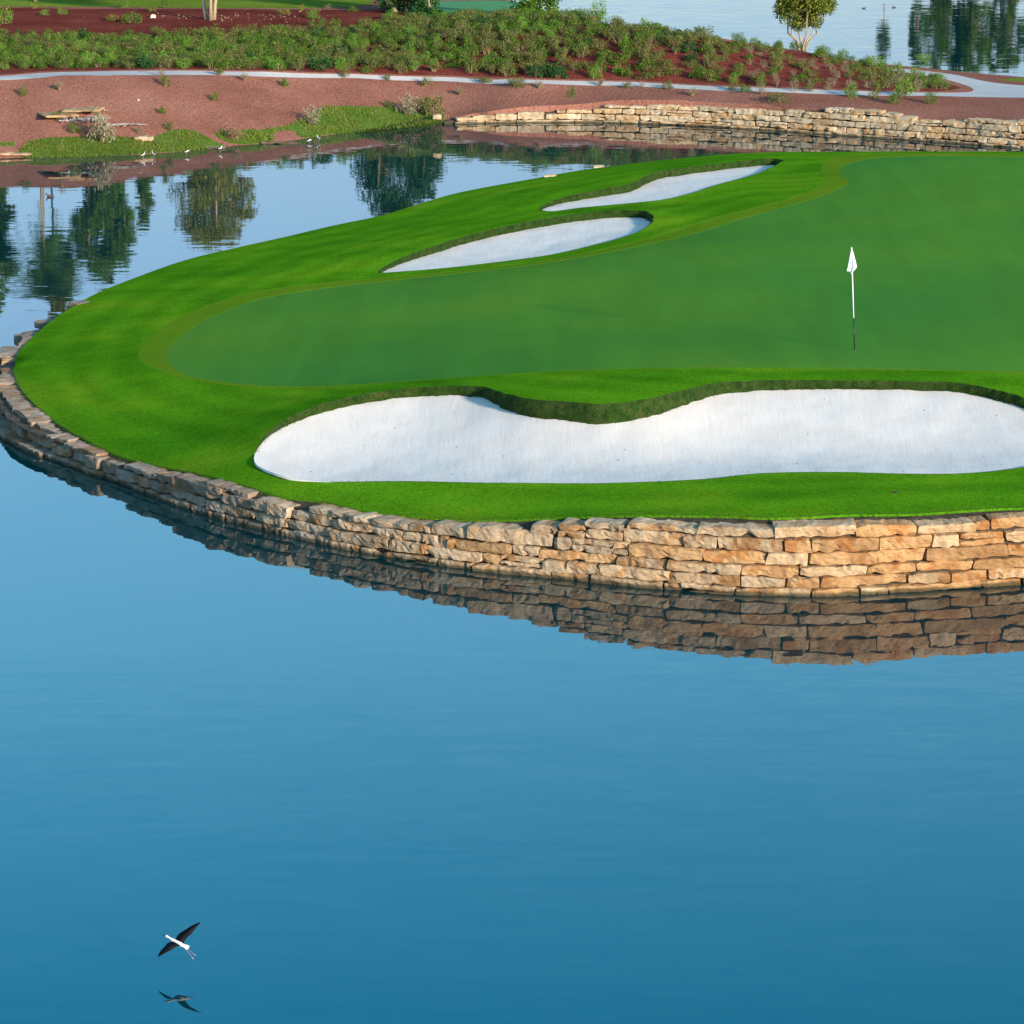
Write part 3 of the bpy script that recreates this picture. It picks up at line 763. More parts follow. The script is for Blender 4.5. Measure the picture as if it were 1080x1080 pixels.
def poly_px(l, step=.5): return smooth_line([hitb(a, b)[:2] for a, b in l], step, closed=True)
def line_px(l, step=.5): return smooth_line([hitb(a, b)[:2] for a, b in l], step)
path_up = [(-700, 88), (-300, 88), (-60, 83), (0, 80), (50, 76.5), (110, 75), (180, 74.5), (260, 75.5), (330, 77.5), (400, 79), (470, 81), (540, 83), (620, 85.5), (700, 88), (780, 91.5), (850, 94), (930, 96.5), (990, 97.5), (1021, 97)]
path_dn = [(a, b + 4.6) for a, b in path_up]
pu = line_px(path_up + [(1024, 92), (1010, 87), (985, 81), (955, 77), (940, 74)])
pd = line_px([(-700, 93)] + path_dn[1:-2] + [(1000, 101.5), (1080, 103), (1300, 108), (1590, 128)])
pr = line_px([(1590, 120), (1300, 99), (1080, 90), (1050, 87), (1030, 83.5), (1000, 77.5), (970, 74), (940, 73.5)][::1])
PATH = np.concatenate([pd, pr, pu[::-1]])
BED = poly_px([(-690, 84)] + [(a, b - 1.5) for a, b in path_up[1:-1]] + [(1012, 92), (985, 84), (945, 76), (915, 66), (870, 58), (820, 51), (760, 43), (700, 34), (640, 26), (590, 19), (520, 17), (470, 16), (420, 12), (340, 10.5), (200, 9.5), (0, 8), (-690, 8)])
GR1 = poly_px([(20, 158), (35, 148), (60, 145), (90, 144), (120, 143), (145, 146), (165, 143), (180, 138), (205, 138), (222, 147), (238, 153), (228, 156.5), (200, 159), (150, 162.5), (100, 165), (60, 166.5), (22, 165.5)])
GR2 = poly_px([(225, 141), (250, 137), (270, 137), (300, 133), (318, 125), (340, 114), (365, 112), (400, 113), (430, 116), (455, 121), (462, 127), (440, 132), (400, 136), (360, 141), (330, 144.5), (314, 145), (312, 138), (290, 139), (287, 149), (262, 152), (240, 150)])
GR3 = poly_px([(-100, 150), (-60, 147), (0, 150), (18, 150), (20, 153), (0, 154.5), (-60, 155), (-100, 156)])
LAWN = poly_px([(-690, 6.5), (0, 6.5), (120, 7.5), (250, 8.5), (340, 8), (385, 5), (390, 0), (380, -10), (300, -30), (0, -45), (-500, -40)])
TURF = poly_px([(432, 15), (470, 18), (520, 16), (560, 13), (585, 10), (570, 4), (530, 1), (480, 1), (436, 3)])
TURF2 = poly_px([(1100, 84.5), (1080, 86), (1060, 85.3), (1064, 83), (1080, 82), (1100, 81.5)])
xs = np.arange(-75, 75, 1.0); ys = np.arange(100, 215, 1.0)
gx, gy = np.meshgrid(xs, ys); grid = np.c_[gx.ravel(), gy.ravel()] + rng.uniform(-.3, .3, (gx.size, 2))
outl = [LB, PATH, BED, GR1, GR2, GR3, LAWN, TURF, TURF2]
xyb, trb, cb = sheet(outl, grid)
used = np.zeros(len(trb), bool)
def bank_region(name, poly, mat, dz=0):
    global used
    s_ = inside(cb, poly) & ~used; used |= s_
    def zf(q):
        return SB(q) + dz + np.array([.015 * noise.noise((a * .35, b * .35, 1)) for a, b in q])
    return region(name, xyb, trb, s_, zf, mat, skirt=.35 if name == 'gravel_bank' else .06)
bank_region('path', PATH, M['path'], -.01)
bank_region('shore_grass_ground', GR1, M['shore']); bank_region('shore_grass_ground', GR2, M['shore']); bank_region('shore_grass_ground', GR3, M['shore'])
bank_region('lawn', LAWN, M['lawn']); bank_region('distant_turf', TURF, M['farturf']); bank_region('distant_turf', TURF2, M['lawn'])
bank_region('shrub_bed_ground', BED, M['bed'])
bank_region('gravel_bank', LB, M['gravel'])
build_wall.sgn = 1
build_wall('stone_wall', FWl, far_top, 'low pale stacked stone wall along the far bank below the red gravel slope', M['stonefar'], 'far',
           base_h=.25, lens=(.6, 1.25), cell=.11, limit=lambda x, y: x < 30)

# ------------------------------------------------------------------ water, far shore
W_ = 2500
tag(mesh_obj('lake_water', [(-W_, -400, 0), (W_, -400, 0), (W_, 4000, 0), (-W_, 4000, 0)], [(0, 1, 2, 3)], M['water']), kind='structure')

# far shore behind the back lake, just beyond the top of the picture
fs_ctl = []
FSH = smooth_line([P(a, b, 0) for a, b in [(560, -75), (700, -52), (820, -36), (920, -22), (1000, -15), (1080, -12), (1250, -6), (1600, 10)]] + [(150, 190), (200, 330), (120, 420), (-150, 420), (-180, 300)], 2, closed=True)
gx, gy = np.meshgrid(np.arange(-190, 210, 6.), np.arange(170, 430, 6.))
x3, t3, c3 = sheet([FSH], np.c_[gx.ravel(), gy.ravel()])
def zfar(q):
    out = []
    for p in q:
        d = np.sqrt(((FSH[:, :2] - p) ** 2).sum(1).min()); out.append(-.1 + 2.0 * (1 - math.exp(-d / 6.0)))
    return np.array(out)
region('far_shore', x3, t3, np.ones(len(t3), bool), zfar, M['gravel'], skirt=.3)
exec_after = []

# ================================================================== PLANTS
def leafcloud(mb, centers, n, size, spread, cols, up=.3, m=0):
    """leaf-shaped faces scattered round branch tips"""
    for (cx, cy, cz, rr) in centers:
        for _ in range(n):
            v = Vector((random.gauss(0, 1), random.gauss(0, 1), random.gauss(0, 1)))
            v = v.normalized() * rr * random.random() ** .33
            p = Vector((cx, cy, cz)) + Vector((v.x, v.y, v.z * spread))
            a = Vector((random.gauss(0, 1), random.gauss(0, 1), random.gauss(up, 1))).normalized()
            b_ = a.cross(Vector((random.gauss(0, 1), random.gauss(0, 1), random.gauss(0, 1)))).normalized()
            s = size * random.uniform(.6, 1.3)
            c = cols[0] * (1 - (t := random.random())) + cols[1] * t
            if random.random() < .1: c = cols[2]
            c = c * random.uniform(.75, 1.2)
            mb.add([p - a * s * .5, p + b_ * s * .28, p + a * s * .5, p - b_ * s * .28], [(0, 1, 2, 3)], m, tuple(c))

def A(*c): return np.array(c)
PAL = {
 'olive': (A(.07, .10, .018), A(.16, .185, .040), A(.26, .24, .09)),
 'green': (A(.035, .095, .010), A(.11, .20, .020), A(.20, .27, .04)),
 'bright': (A(.07, .19, .018), A(.15, .31, .03), A(.26, .34, .06)),
 'grey': (A(.17, .16, .09), A(.26, .24, .15), A(.33, .27, .18)),
 'dark': (A(.018, .065, .020), A(.045, .120, .030), A(.09, .16, .04)),
 'gold': (A(.10, .14, .015), A(.26, .26, .04), A(.40, .33, .08)),
 'olivegold': (A(.06, .10, .014), A(.19, .215, .03), A(.36, .32, .07)),
 'rust': (A(.22, .11, .06), A(.33, .19, .11), A(.36, .25, .15)),
}
def shrub_mesh(kind, r, h, leaves=320, size=.07, form='mound'):
    mb = MB(); cen = []
    k = 13 if form != 'tuft' else 9
    for _ in range(k):
        a = random.uniform(0, 2 * math.pi); q = math.sqrt(random.random()) * r * .72
        top = h * (1 - .45 * (q / r) ** 2) * random.uniform(.6, 1.05)
        x, y = q * math.cos(a), q * math.sin(a)
        if form == 'cone': x *= .75; y *= .75; top = h * (1 - q / r * 1.0) * random.uniform(.8, 1.1)
        cen.append((x, y, max(top - h * .16, h * .18), r * .34))
        mb.tube([(x * .25, y * .25, -.05), (x * .6, y * .6, top * .5), (x, y, top * .92)], [.014, .010, .004], 3, m=1, c=(.7, .65, .6))
        if form == 'tuft':
            for _ in range(7):
                b_ = random.uniform(0, 6.28); l = random.uniform(.5, 1) * r
                e = Vector((x * .6 + math.cos(b_) * l * .55, y * .6 + math.sin(b_) * l * .55, top * random.uniform(.7, 1.1)))
                mb.tube([(x * .4, y * .4, 0), e * .55 + Vector((0, 0, .05)), e], [.008, .006, .003], 3, m=1, c=(.9, .85, .7))
    if form != 'tuft':
        for _ in range(8):
            a = random.uniform(0, 6.28); cen.append((math.cos(a) * r * .55, math.sin(a) * r * .55, h * .22, r * .36))
    leafcloud(mb, cen, max(4, leaves // len(cen)), size, .95, PAL[kind], up=.9)
    me = mb.build('shrub', [M['leaf'], M['bark']])
    me_ = me.data; bpy.data.objects.remove(me)
    return me_

SHR = {}
for kd in ('olive', 'green', 'bright', 'grey', 'dark'):
    SHR[kd] = [shrub_mesh(kd, .5, .62, leaves=720 if kd != 'grey' else 240, size=.062 if kd != 'dark' else .09, form=f_) for f_ in ('mound', 'mound', 'cone' if kd in ('green', 'bright') else 'mound', 'tuft' if kd in ('grey', 'olive') else 'mound')]
PAL['straw'] = (A(.20, .18, .10), A(.33, .30, .19), A(.42, .36, .24))
for kd in ('gold', 'rust', 'straw'): SHR[kd] = [shrub_mesh(kd, .5, .62, 520, .07) for _ in range(2)]

def put_shrub(px, py, kind, w, h, label, group=None, cat='shrub', name='shrub', var=None, pos=None):
    x, y, z = pos if pos else hitb(px, py)
    me = random.choice(SHR[kind]) if var is None else SHR[kind][var]
    o = bpy.data.objects.new(name, me); link(o)
    o.location = (x, y, z - .02); o.rotation_euler = (0, 0, random.uniform(0, 6.28)); o.scale = (w, w, h / .62)
    return tag(o, label, cat, group)

# --- the planted bed behind the path
cand = []
def top_y(px): return np.interp(px, [-200, 0, 100, 200, 300, 400, 470, 560, 640, 700, 760, 830, 880, 930, 960], [41, 41, 40, 38, 34, 32, 25, 18, 22, 31, 38, 48, 55, 64, 71])
def bot_y(px): return np.interp(px, [-200, 0, 60, 200, 300, 400, 500, 600, 700, 800, 900, 1000], [76, 75, 72, 71, 73, 74, 74, 76, 80, 86, 88, 92])
tries = 0
pos_ = []
for zone in range(9000):
    px = random.uniform(-30, 1000); t = random.random() ** .8; a, b_ = top_y(px), bot_y(px)
    py = a + (b_ - a) * t
    # clearings of bare mulch
    if px < 60 and py > 58 and random.random() < .55: continue
    if px > 700:
        f_ = (py - a) / (b_ - a); dens = np.interp(px, [700, 800, 900, 1000], [1, .9, .62, .25])
        if random.random() > dens * (1.2 - f_ * .8): continue
    if 480 < px < 760 and py > bot_y(px) - 12 and random.random() < .6: continue
    if abs(px - 845) < 18 and py > 52 and py < 66: continue
    x, y = P(px, py, np.interp(px, [0, 450, 600, 700, 850, 1000], [2.05, 2.0, 2.3, 2.1, 1.7, 1.1]))
    dm = (.56 if px < 480 else .56) if px < 700 else .62
    if any((x - q[0]) ** 2 + (y - q[1]) ** 2 < dm * dm for q in pos_): continue
    pos_.append((x, y, px, py))
pts = np.array([(a, b_) for a, b_, _, _ in pos_])
okb = inside(pts, BED); zz = SB(pts)
pos_ = [(p[0], p[1], p[2], p[3], float(z)) for p, o_, z in zip(pos_, okb, zz) if o_]
# exact screen place of each
def proj(x, y, z):
    dz = H - z; zc = y * CP + dz * SP; v = dz * CP - y * SP
    return 540 + F * x / zc, 540 + F * v / zc
sel = []
for (x, y, px, py, z) in pos_:
    a, b_ = proj(x, y, z); sel.append((y, x, z, a, b_))
sel.sort()
print('bed shrubs', len(sel))
def bed_kind(px, py, x, y):
    c = noise.noise((x * .35, y * .25, 4)); r_ = random.random()
    if px > 790:
        if py < top_y(px) + 8 and px < 940: return 'green'
        return 'grey' if r_ < .5 else ('olive' if r_ < .8 else 'green')
    if c > .22: return 'green' if r_ < .75 else 'bright'
    if px < 120 and py > 60: return 'bright' if r_ < .4 else 'green'
    if c < -.25: return 'olive' if r_ < .85 else 'dark'
    return 'olive' if r_ < .60 else ('green' if r_ < .90 else ('bright' if r_ < .97 else 'dark'))
KN = {'olive': 'olive green shrub', 'green': 'leafy mid green shrub', 'bright': 'bright yellow green bush', 'grey': 'thin grey green dry shrub', 'dark': 'dark blue green bush'}
def zone_name(px):
    if px < 120: return 'in the bed left of the forked tree trunk'
    if px < 330: return 'in the bed below the forked tree trunk'
    if px < 500: return 'in the bed below the dark low trees'
    if px < 690: return 'on the mound before the small bushy tree'
    if px < 830: return 'on the slope left of the round-headed tree'
    return 'on the slope below the round-headed tree'
mass = MB(); nind = 0
for i, (y, x, z, px, py) in enumerate(sel):
    kd = bed_kind(px, py, x, y)
    w = random.uniform(.75, 1.5); h = random.uniform(.34, .72) * (.85 + .08 * (px > 480)); w *= .78
    if px < 140: w *= .9; h *= .85
    if kd == 'grey': w *= .62; h *= .75
    if px > 750: w *= .8; h *= .78
    if kd == 'bright': w *= .85
    if nind < 285 and 0 < px < 1010:
        lab = f'{KN[kd]} {zone_name(px)}'
        put_shrub(0, 0, kd, w, h, lab, group=f'{KN[kd]}s {zone_name(px)}', pos=(x, y, z)); nind += 1
    else:
        me = random.choice(SHR[kd]); a = random.uniform(0, 6.28); ca, sa = math.cos(a), math.sin(a)
        k = len(mass.v)
        vv = np.empty(len(me.vertices) * 3, np.float32); me.vertices.foreach_get('co', vv); vv = vv.reshape(-1, 3)
        cc = np.empty(len(me.vertices) * 4, np.float32); me.color_attributes['tint'].data.foreach_get('color', cc); cc = cc.reshape(-1, 4)[:, :3]
        X = (vv[:, 0] * ca - vv[:, 1] * sa) * w + x; Y = (vv[:, 0] * sa + vv[:, 1] * ca) * w + y; Z = vv[:, 2] * h / .62 + z - .02
        mass.v += list(zip(X.tolist(), Y.tolist(), Z.tolist())); mass.c += [tuple(q) for q in cc.tolist()]
        for p_ in me.polygons: mass.f.append(tuple(v_ + k for v_ in p_.vertices)); mass.m.append(p_.material_index)
o = mass.build('shrub_mass', [M['leaf'], M['bark']]); tag(o, 'dense mass of low green shrubs filling the back of the planted bed', 'shrubs', kind='stuff')

# --- single plants one can point at
S1 = [
 (24, 101, 'green', .42, .40, 'small green plant alone on the red gravel at the left end of the path'),
 (62, 95, 'grey', .45, .45, 'small pale plant on the gravel just below the path, second from the left'),
 (170, 80, 'grey', .5, .55, 'pale shrub growing over the lower edge of the path, left part of the photo'),
 (175, 91, 'green', .5, .5, 'small round green shrub just below the path beneath a paler one'),
 (231, 79, 'olive', .5, .35, 'low olive shrub on the path edge below the forked trunk'),
 (258, 85, 'grey', .45, .4, 'thin pale plant just below the path right of the forked trunk'),
 (300, 91, 'green', .5, .45, 'round green shrub on open gravel, rightmost of the left gravel slope'),
 (226, 106, 'green', .42, .40, 'small green shrub in the middle of the gravel slope below the forked trunk'),
 (171, 120, 'green', .42, .40, 'small green shrub low on the gravel above the shore grass'),
 (60, 127, 'olive', .4, .42, 'small olive plant in front of the tan stone slabs'),
 (79, 140, 'green', .55, .45, 'small green plant left of the big dry bush at the shore'),
 (147, 141, 'grey', .45, .45, 'pale spiky plant on the gravel right of the big dry bush'),
 (178, 137, 'olive', .4, .4, 'little olive plant at the upper edge of the left shore grass'),
 (108, 149, 'straw', 1.35, 1.2, 'large pale dry bush at the shore beside the stone slabs'),
 (248, 147, 'rust', .8, .6, 'rusty brown dry shrub in the shore grass'),
 (328, 131, 'straw', .95, .75, 'pale straw-coloured shrub at the left end of the right shore grass'),
 (364, 81, 'olive', .5, .4, 'olive shrub on the path edge left of the shore bush pair'),
 (408, 84, 'olive', .4, .3, 'tiny olive plant on the path above the shore bush pair'),
 (450, 91, 'olive', .6, .45, 'olive shrub just below the path above the silvery bush pair'),
 (486, 100, 'grey', .5, .42, 'grey green shrub on open gravel right of the silvery bush pair'),
 (511, 87, 'olive', .8, .3, 'low spreading olive shrub on the path edge, left of a similar pair'),
 (545, 91, 'olive', .95, .42, 'wide olive shrub hanging over the path in the middle of the photo'),
 (568, 93, 'grey', .5, .4, 'grey green shrub beside the wide olive one on the path edge'),
 (603, 103, 'olive', .5, .48, 'round olive shrub on the gravel above the left part of the far wall'),
 (633, 90, 'grey', .45, .4, 'small grey plant on the path above the far wall'),
 (662, 93, 'olive', .5, .3, 'low olive plant on the path, left of a similar one'),
 (677, 92, 'grey', .4, .3, 'tiny grey plant on the path between two olive ones'),
 (704, 94, 'olive', .6, .38, 'olive shrub on the path, last before the path fades behind plants'),
 (429, 121, 'straw', 1.05, .85, 'pale silvery bush at the right end of the shore grass'),
 (454, 123, 'olive', 1.35, 1.0, 'large silvery green bush beside the start of the far stone wall'),
 (411, 114, 'green', .45, .35, 'small dark green shrub left of the silvery bush pair'),
 (729, 101, 'grey', .55, .4, 'pale low plant on gravel above the middle of the far wall'),
 (773, 95, 'olive', .5, .4, 'olive plant on the path above the far wall, left of two wider ones'),
 (786, 97, 'green', .65, .4, 'low green shrub on the path edge below the mound'),
 (803, 99, 'grey', .55, .55, 'grey dry shrub standing at the lower edge of the path'),
 (822, 108, 'olive', 1.1, .45, 'wide olive shrub on the gravel directly below the path'),
 (838, 96, 'grey', .5, .55, 'grey twiggy shrub on the path below the round-headed tree'),
 (853, 96, 'olive', .5, .4, 'small olive shrub on the path right of the grey twiggy one'),
 (874, 95, 'grey', .55, .45, 'pale twiggy shrub at the upper path edge left of the bright green bush'),
 (897, 102, 'bright', .75, .6, 'round bright green bush on the red gravel above the highest part of the far wall'),
 (922, 104, 'olive', .65, .85, 'tall olive shrub right of the round bright green bush'),
 (943, 109, 'green', .7, .55, 'green shrub lowest on the gravel above the far wall'),
 (953, 101, 'bright', 1.05, .75, 'wide bright green bush below the path junction'),
 (968, 96, 'grey', .6, .6, 'grey shrub behind the wide bright green bush'),
 (981, 109, 'green', .7, .5, 'small green shrub alone on the gravel, rightmost below the path'),
 (985, 92, 'green', .6, .5, 'green shrub at the tip of the mulch bed by the path junction'),
 (991, 88, 'bright', .7, .55, 'bright green shrub on the near side of the broad path'),
 (974, 65, 'bright', .95, .38, 'low bright green bush alone at the lake edge beyond the broad path'),
 (924, 72, 'bright', 1.2, .55, 'bright green bush at the right foot of the mound by the lake'),
 (945, 77, 'bright', .95, .5, 'bright green bush on the far side of the bed near the path junction'),
 (966, 82, 'bright', .9, .5, 'bright green bush beside the broad path, left of the junction'),
 (948, 88, 'grey', .9, .6, 'spreading grey shrub in the bed left of the path junction'),
 (4, 25, 'bright', 1.1, .8, 'yellow green bush cut by the left edge behind the bed'),
 (35, 9, 'gold', .55, .3, 'small yellowish plant high on the red mulch at the left'),
 (48, 16, 'bright', .65, .3, 'low bright green plant on the red mulch, left one of a pair'),
 (65, 15, 'bright', .6, .38, 'bright green plant on the red mulch, right one of a pair'),
 (131, 8, 'bright', .8, .4, 'bright green plant high on the red mulch left of the forked trunk'),
 (119, 22, 'gold', .75, .36, 'yellow green low bush touching a darker one on the red mulch'),
 (139, 24, 'green', 1.2, .55, 'wide mid green bush on the red mulch behind the bed'),
 (160, 12, 'gold', .6, .3, 'yellowish low plant between the wide green bush and the forked trunk'),
 (174, 8, 'green', .5, .5, 'dark green plant at the top edge left of the forked trunk'),
 (299, 15, 'gold', .8, .32, 'yellow green plant on the red mulch right of the forked trunk'),
 (318, 12, 'gold', .4, .4, 'tiny yellow plant on the mulch edge below the lawn'),
 (332, 19, 'bright', .9, .45, 'bright green bush on the mulch above two small dark ones'),
 (329, 27, 'green', .5, .5, 'small dark green bush, left one of two below the bright bush'),
 (339, 27, 'green', .5, .4, 'small dark green bush, right one of two below the bright bush'),
 (347, 9, 'grey', .6, .3, 'pale low plant at the right end of the lawn'),
 (632, 22, 'bright', 1.15, 1.15, 'upright bright green bush standing highest on the mound against the lake'),
 (372, 12, 'green', .8, .35, 'low green bush left of the dark low trees'),
 (412, 20, 'bright', 1.0, .45, 'yellow green bush below the dark low trees'),
]
for (px, py, kd, w, h, lab) in S1: put_shrub(px, py, kd, w, h, lab, var=0 if w > .9 else None)

# --- trees
def tree(name, px, py, label, kind, height, cw, ch, trunk_h, stems=1, leaf=.12, n=5200, lean=0, trunk_r=.09, pos=None, clumps=46, seed=1, group=None, z0=None):
    random.seed(seed)
    x, y, z = pos if pos else hitb(px, py)
    root = empty(name, (x, y, z)); tag(root, label, 'tree', group)
    tb_ = MB(); cen = []
    cz = height - ch / 2
    for _ in range(clumps):
        while True:
            v = Vector((random.uniform(-1, 1), random.uniform(-1, 1), random.uniform(-1, 1)))
            if .25 < v.length < 1: break
        wv = 1 - .25 * max(0, v.z)
        rr = cw * random.uniform(.11, .19)
        cen.append((v.x * (cw / 2 - rr * .6) * wv + lean, v.y * (cw / 2 - rr * .6) * wv, cz + v.z * (ch / 2 - rr * .5), rr))
    for k in range(stems):
        a = 2 * math.pi * k / stems + .7; sp = (.0 if stems == 1 else cw * .17)
        base = Vector((math.cos(a) * sp * .25, math.sin(a) * sp * .25, -.1)); mid = Vector((math.cos(a) * sp * .6 + lean * .3, math.sin(a) * sp * .6, trunk_h * .55)); top = Vector((math.cos(a) * sp * 1.35 + lean * .7, math.sin(a) * sp * 1.35, trunk_h))
        end = Vector((top.x * 1.2, top.y * 1.2, cz + ch * .2))
        r0 = trunk_r * random.uniform(.85, 1.15)
        tb_.tube([base, base.lerp(mid, .5) + Vector((random.uniform(-.03, .03), random.uniform(-.03, .03), 0)), mid, top, end], [r0 * 1.35, r0, r0 * .9, r0 * .7, r0 * .3], 8)
        for c_ in random.sample(cen, min(len(cen), 14 if stems == 1 else 7)):
            s_ = top.lerp(end, random.uniform(0, .7)); e_ = Vector(c_[:3])
            tb_.tube([s_, s_.lerp(e_, .5) + Vector((0, 0, random.uniform(-.1, .15))), e_], [r0 * .38, r0 * .25, r0 * .08], 5)
    tb_.build('trunk', M['bark'], root, smooth=True)
    cb_ = MB(); leafcloud(cb_, cen, n // clumps, leaf, .85, PAL[kind], up=.2)
    cb_.build('crown', M['leaf'], root)
    return root

def palm(px_, pos, label, height, group=None, seed=2):
    random.seed(seed)
    root = empty('palm_tree', pos); tag(root, label, 'palm tree', group)
    tb_ = MB(); tb_.tube([(0, 0, -.2), (.05, 0, height * .3), (-.03, .02, height * .65), (0, 0, height)], [.16, .11, .10, .11], 9)
    tb_.build('trunk', M['bark'], root, smooth=True)
    fb = MB(); L = height * .17 + 1.3
    for k in range(80):
        a = random.uniform(0, 6.28); el = random.uniform(-.7, 1.25)
        d = Vector((math.cos(a) * math.cos(el), math.sin(a) * math.cos(el), math.sin(el))); pts_ = []
        for j in range(8):
            t = j / 7; pts_.append(Vector((0, 0, height)) + d * L * t - Vector((0, 0, .55 * L * t * t)))
        c = PAL['green'][0] * random.uniform(.6, 1.1) + PAL['gold'][0] * .3
        fb.tube(pts_, [.02] * 8, 3, c=tuple(c), cap=False)
        for j in range(1, 8):
            side = d.cross(Vector((0, 0, 1))).normalized(); tg = (pts_[j] - pts_[j - 1]).normalized()
            for sg in (-1, 1):
                for u_ in (0, .33, .66):
                    b0 = pts_[j - 1].lerp(pts_[j], u_); ln = L * .26 * (1 - .5 * j / 7)
                    tip = b0 + side * sg * ln * .8 + tg * ln * .6 - Vector((0, 0, ln * .45))
                    fb.add([b0 - tg * .025, b0 + tg * .025, tip], [(0, 1, 2)], 0, tuple(c * random.uniform(.8, 1.2)))
    fb.build('fronds', M['leaf'], root)
    return root

def farpos(px, D, z):
    "a spot D metres out in the direction of px, on ground z high"
    return ((px - 540) / F * (D * CP + (H - z) * SP), D, z)

tree('tree', 222, 21, 'tree with pale forked bare trunk on the red mulch in front of the lawn', 'gold', 6.8, 4.0, 5.2, 2.6, stems=3, leaf=.15, n=17000, trunk_r=.095, seed=11)
tree('tree', 846, 53, 'round-headed multi-stemmed tree with yellow green crown on the mound by the lake', 'olivegold', 3.95, 3.1, 3.05, .8, stems=6, leaf=.12, n=17000, trunk_r=.05, seed=5, clumps=75)
tree('tree', 563, 18, 'small bushy tree with short pale trunk on top of the mound', 'green', 3.4, 2.8, 3.9, .5, stems=1, leaf=.12, n=11000, trunk_r=.12, seed=8)
tree('tree', 421, 12, 'broad dark tree whose low crown hangs in at the top edge', 'dark', 5.8, 4.9, 6.2, .8, stems=2, leaf=.17, n=26000, trunk_r=.12, seed=14, clumps=70)
tree('tree', 452, 16, 'narrow dark upright tree beside the distant turf', 'dark', 4.4, 1.5, 6.6, .3, stems=1, leaf=.11, n=7500, trunk_r=.06, seed=3, clumps=40)
tree('tree', 0, 0, 'tall tree standing beyond the top edge whose dark reflection lies left of the forked tree\'s', 'green', 10.4, 3.4, 6.4, 3.4, stems=2, leaf=.2, n=17000, trunk_r=.14, pos=farpos(103, 168, 2.0), seed=21, clumps=70)
tree('tree', 0, 0, 'slim tree beyond the top edge with the smallest reflection between two larger ones', 'green', 8.2, 1.4, 4.6, 3.0, stems=1, leaf=.18, n=6000, trunk_r=.07, pos=farpos(145, 172, 2.0), seed=22)
tree('tree', 0, 0, 'tall dark tree beyond the top left corner reflected at the left edge', 'green', 13.0, 3.4, 9.5, 3.6, stems=2, leaf=.22, n=18000, trunk_r=.18, pos=farpos(-24, 170, 2.0), seed=23, clumps=70)
tree('tree', 0, 0, 'loose tree beyond the top left corner reflected below the palm', 'olive', 12.4, 2.5, 4.6, 7.5, stems=1, leaf=.2, n=7500, trunk_r=.06, pos=farpos(48, 171, 2.0), seed=24)
palm(38, farpos(38, 166, 2.0), 'slender palm beyond the top left corner reflected near the left edge', 9.4, seed=4)
# across the back lake
FD = 3600 / 17.6
tree('tree', 0, 0, 'slim young tree on the far shore reflected alone in the back lake', 'dark', 3.5, 1.05, 2.7, .9, stems=1, leaf=.13, n=4200, trunk_r=.045, pos=farpos(934, 203, 1.5), seed=39)
for i, (px, w, h, D, kd) in enumerate([(970, .9, 4.2, 205, 'dark'), (992, 1.9, 4.6, 206, 'green'), (1012, 1.8, 4.9, 207, 'dark'), (1030, 1.5, 4.7, 205, 'green'), (1050, 1.7, 4.4, 207, 'green'), (1068, 1.4, 4.6, 206, 'green'), (1100, 2.2, 4.6, 206, 'dark')]):
    tree('tree', 0, 0, ['narrow tree on the far shore, leftmost of the row reflected in the back lake', 'dark tree on the far shore, second of the reflected row', 'tallest dark tree in the middle of the reflected far shore row',
                        'green tree on the far shore right of the tallest reflected one', 'paler green tree on the far shore reflected near the right edge', 'dark tree on the far shore reflected at the right edge', 'dark tree on the far shore just outside the right edge'][i],
         kd, h, w * 1.35, h * 1.15, .4, stems=1, leaf=.2, n=8000, trunk_r=.07, pos=farpos(px, D, 1.5), seed=40 + i)
random.seed(99)

# --- shore grass tufts
items = []
for poly, cnt in ((GR1, 26000), (GR2, 28000), (GR3, 2500)):
    x0, x1, y0, y1 = poly[:, 0].min(), poly[:, 0].max(), poly[:, 1].min(), poly[:, 1].max()
    q = np.c_[rng.uniform(x0, x1, cnt), rng.uniform(y0, y1, cnt)]; q = q[inside(q, poly)]
    z = SB(q)
    for (x, y), zz_ in zip(q, z):
        c_ = noise.noise((x * .8, y * .8, 0)); t = min(1, max(0, .5 + c_ + random.uniform(-.2, .2)))
        c = np.array((.075, .13, .012)) * (1 - t) + np.array((.17, .21, .03)) * t
        if random.random() < .08: c = np.array((.30, .24, .14))
        h = random.uniform(.03, .12) * (1 + c_)
        items.append((x, y, max(zz_, 0) - .02, random.uniform(-.06, .06), random.uniform(-.06, .06), h, .018, tuple(c)))
tag(blades('shore_grass', items, M['leaf']), kind='stuff')

# --- chips of pale stone on the mulch round the forked trunk
mb = MB()
for _ in range(90):
    px = random.gauss(245, 45); py = random.gauss(20, 2.2)
    if py < 13 or py > 27: continue
    x, y = P(px, py, 2.0); z = float(SB([(x, y)])[0]); s = random.uniform(.015, .045)
    mb.ball((x, y, z + s * .3 + .04), (s, s, s * .5), nu=5, nv=3, c=tuple(np.array((.42, .28, .19)) * random.uniform(.6, 1.2)))
M['chips'] = plain('pale_stone_chips', (1, 1, 1), .9, tint=True)
tag(mb.build('stone_chips', M['chips']), kind='stuff')

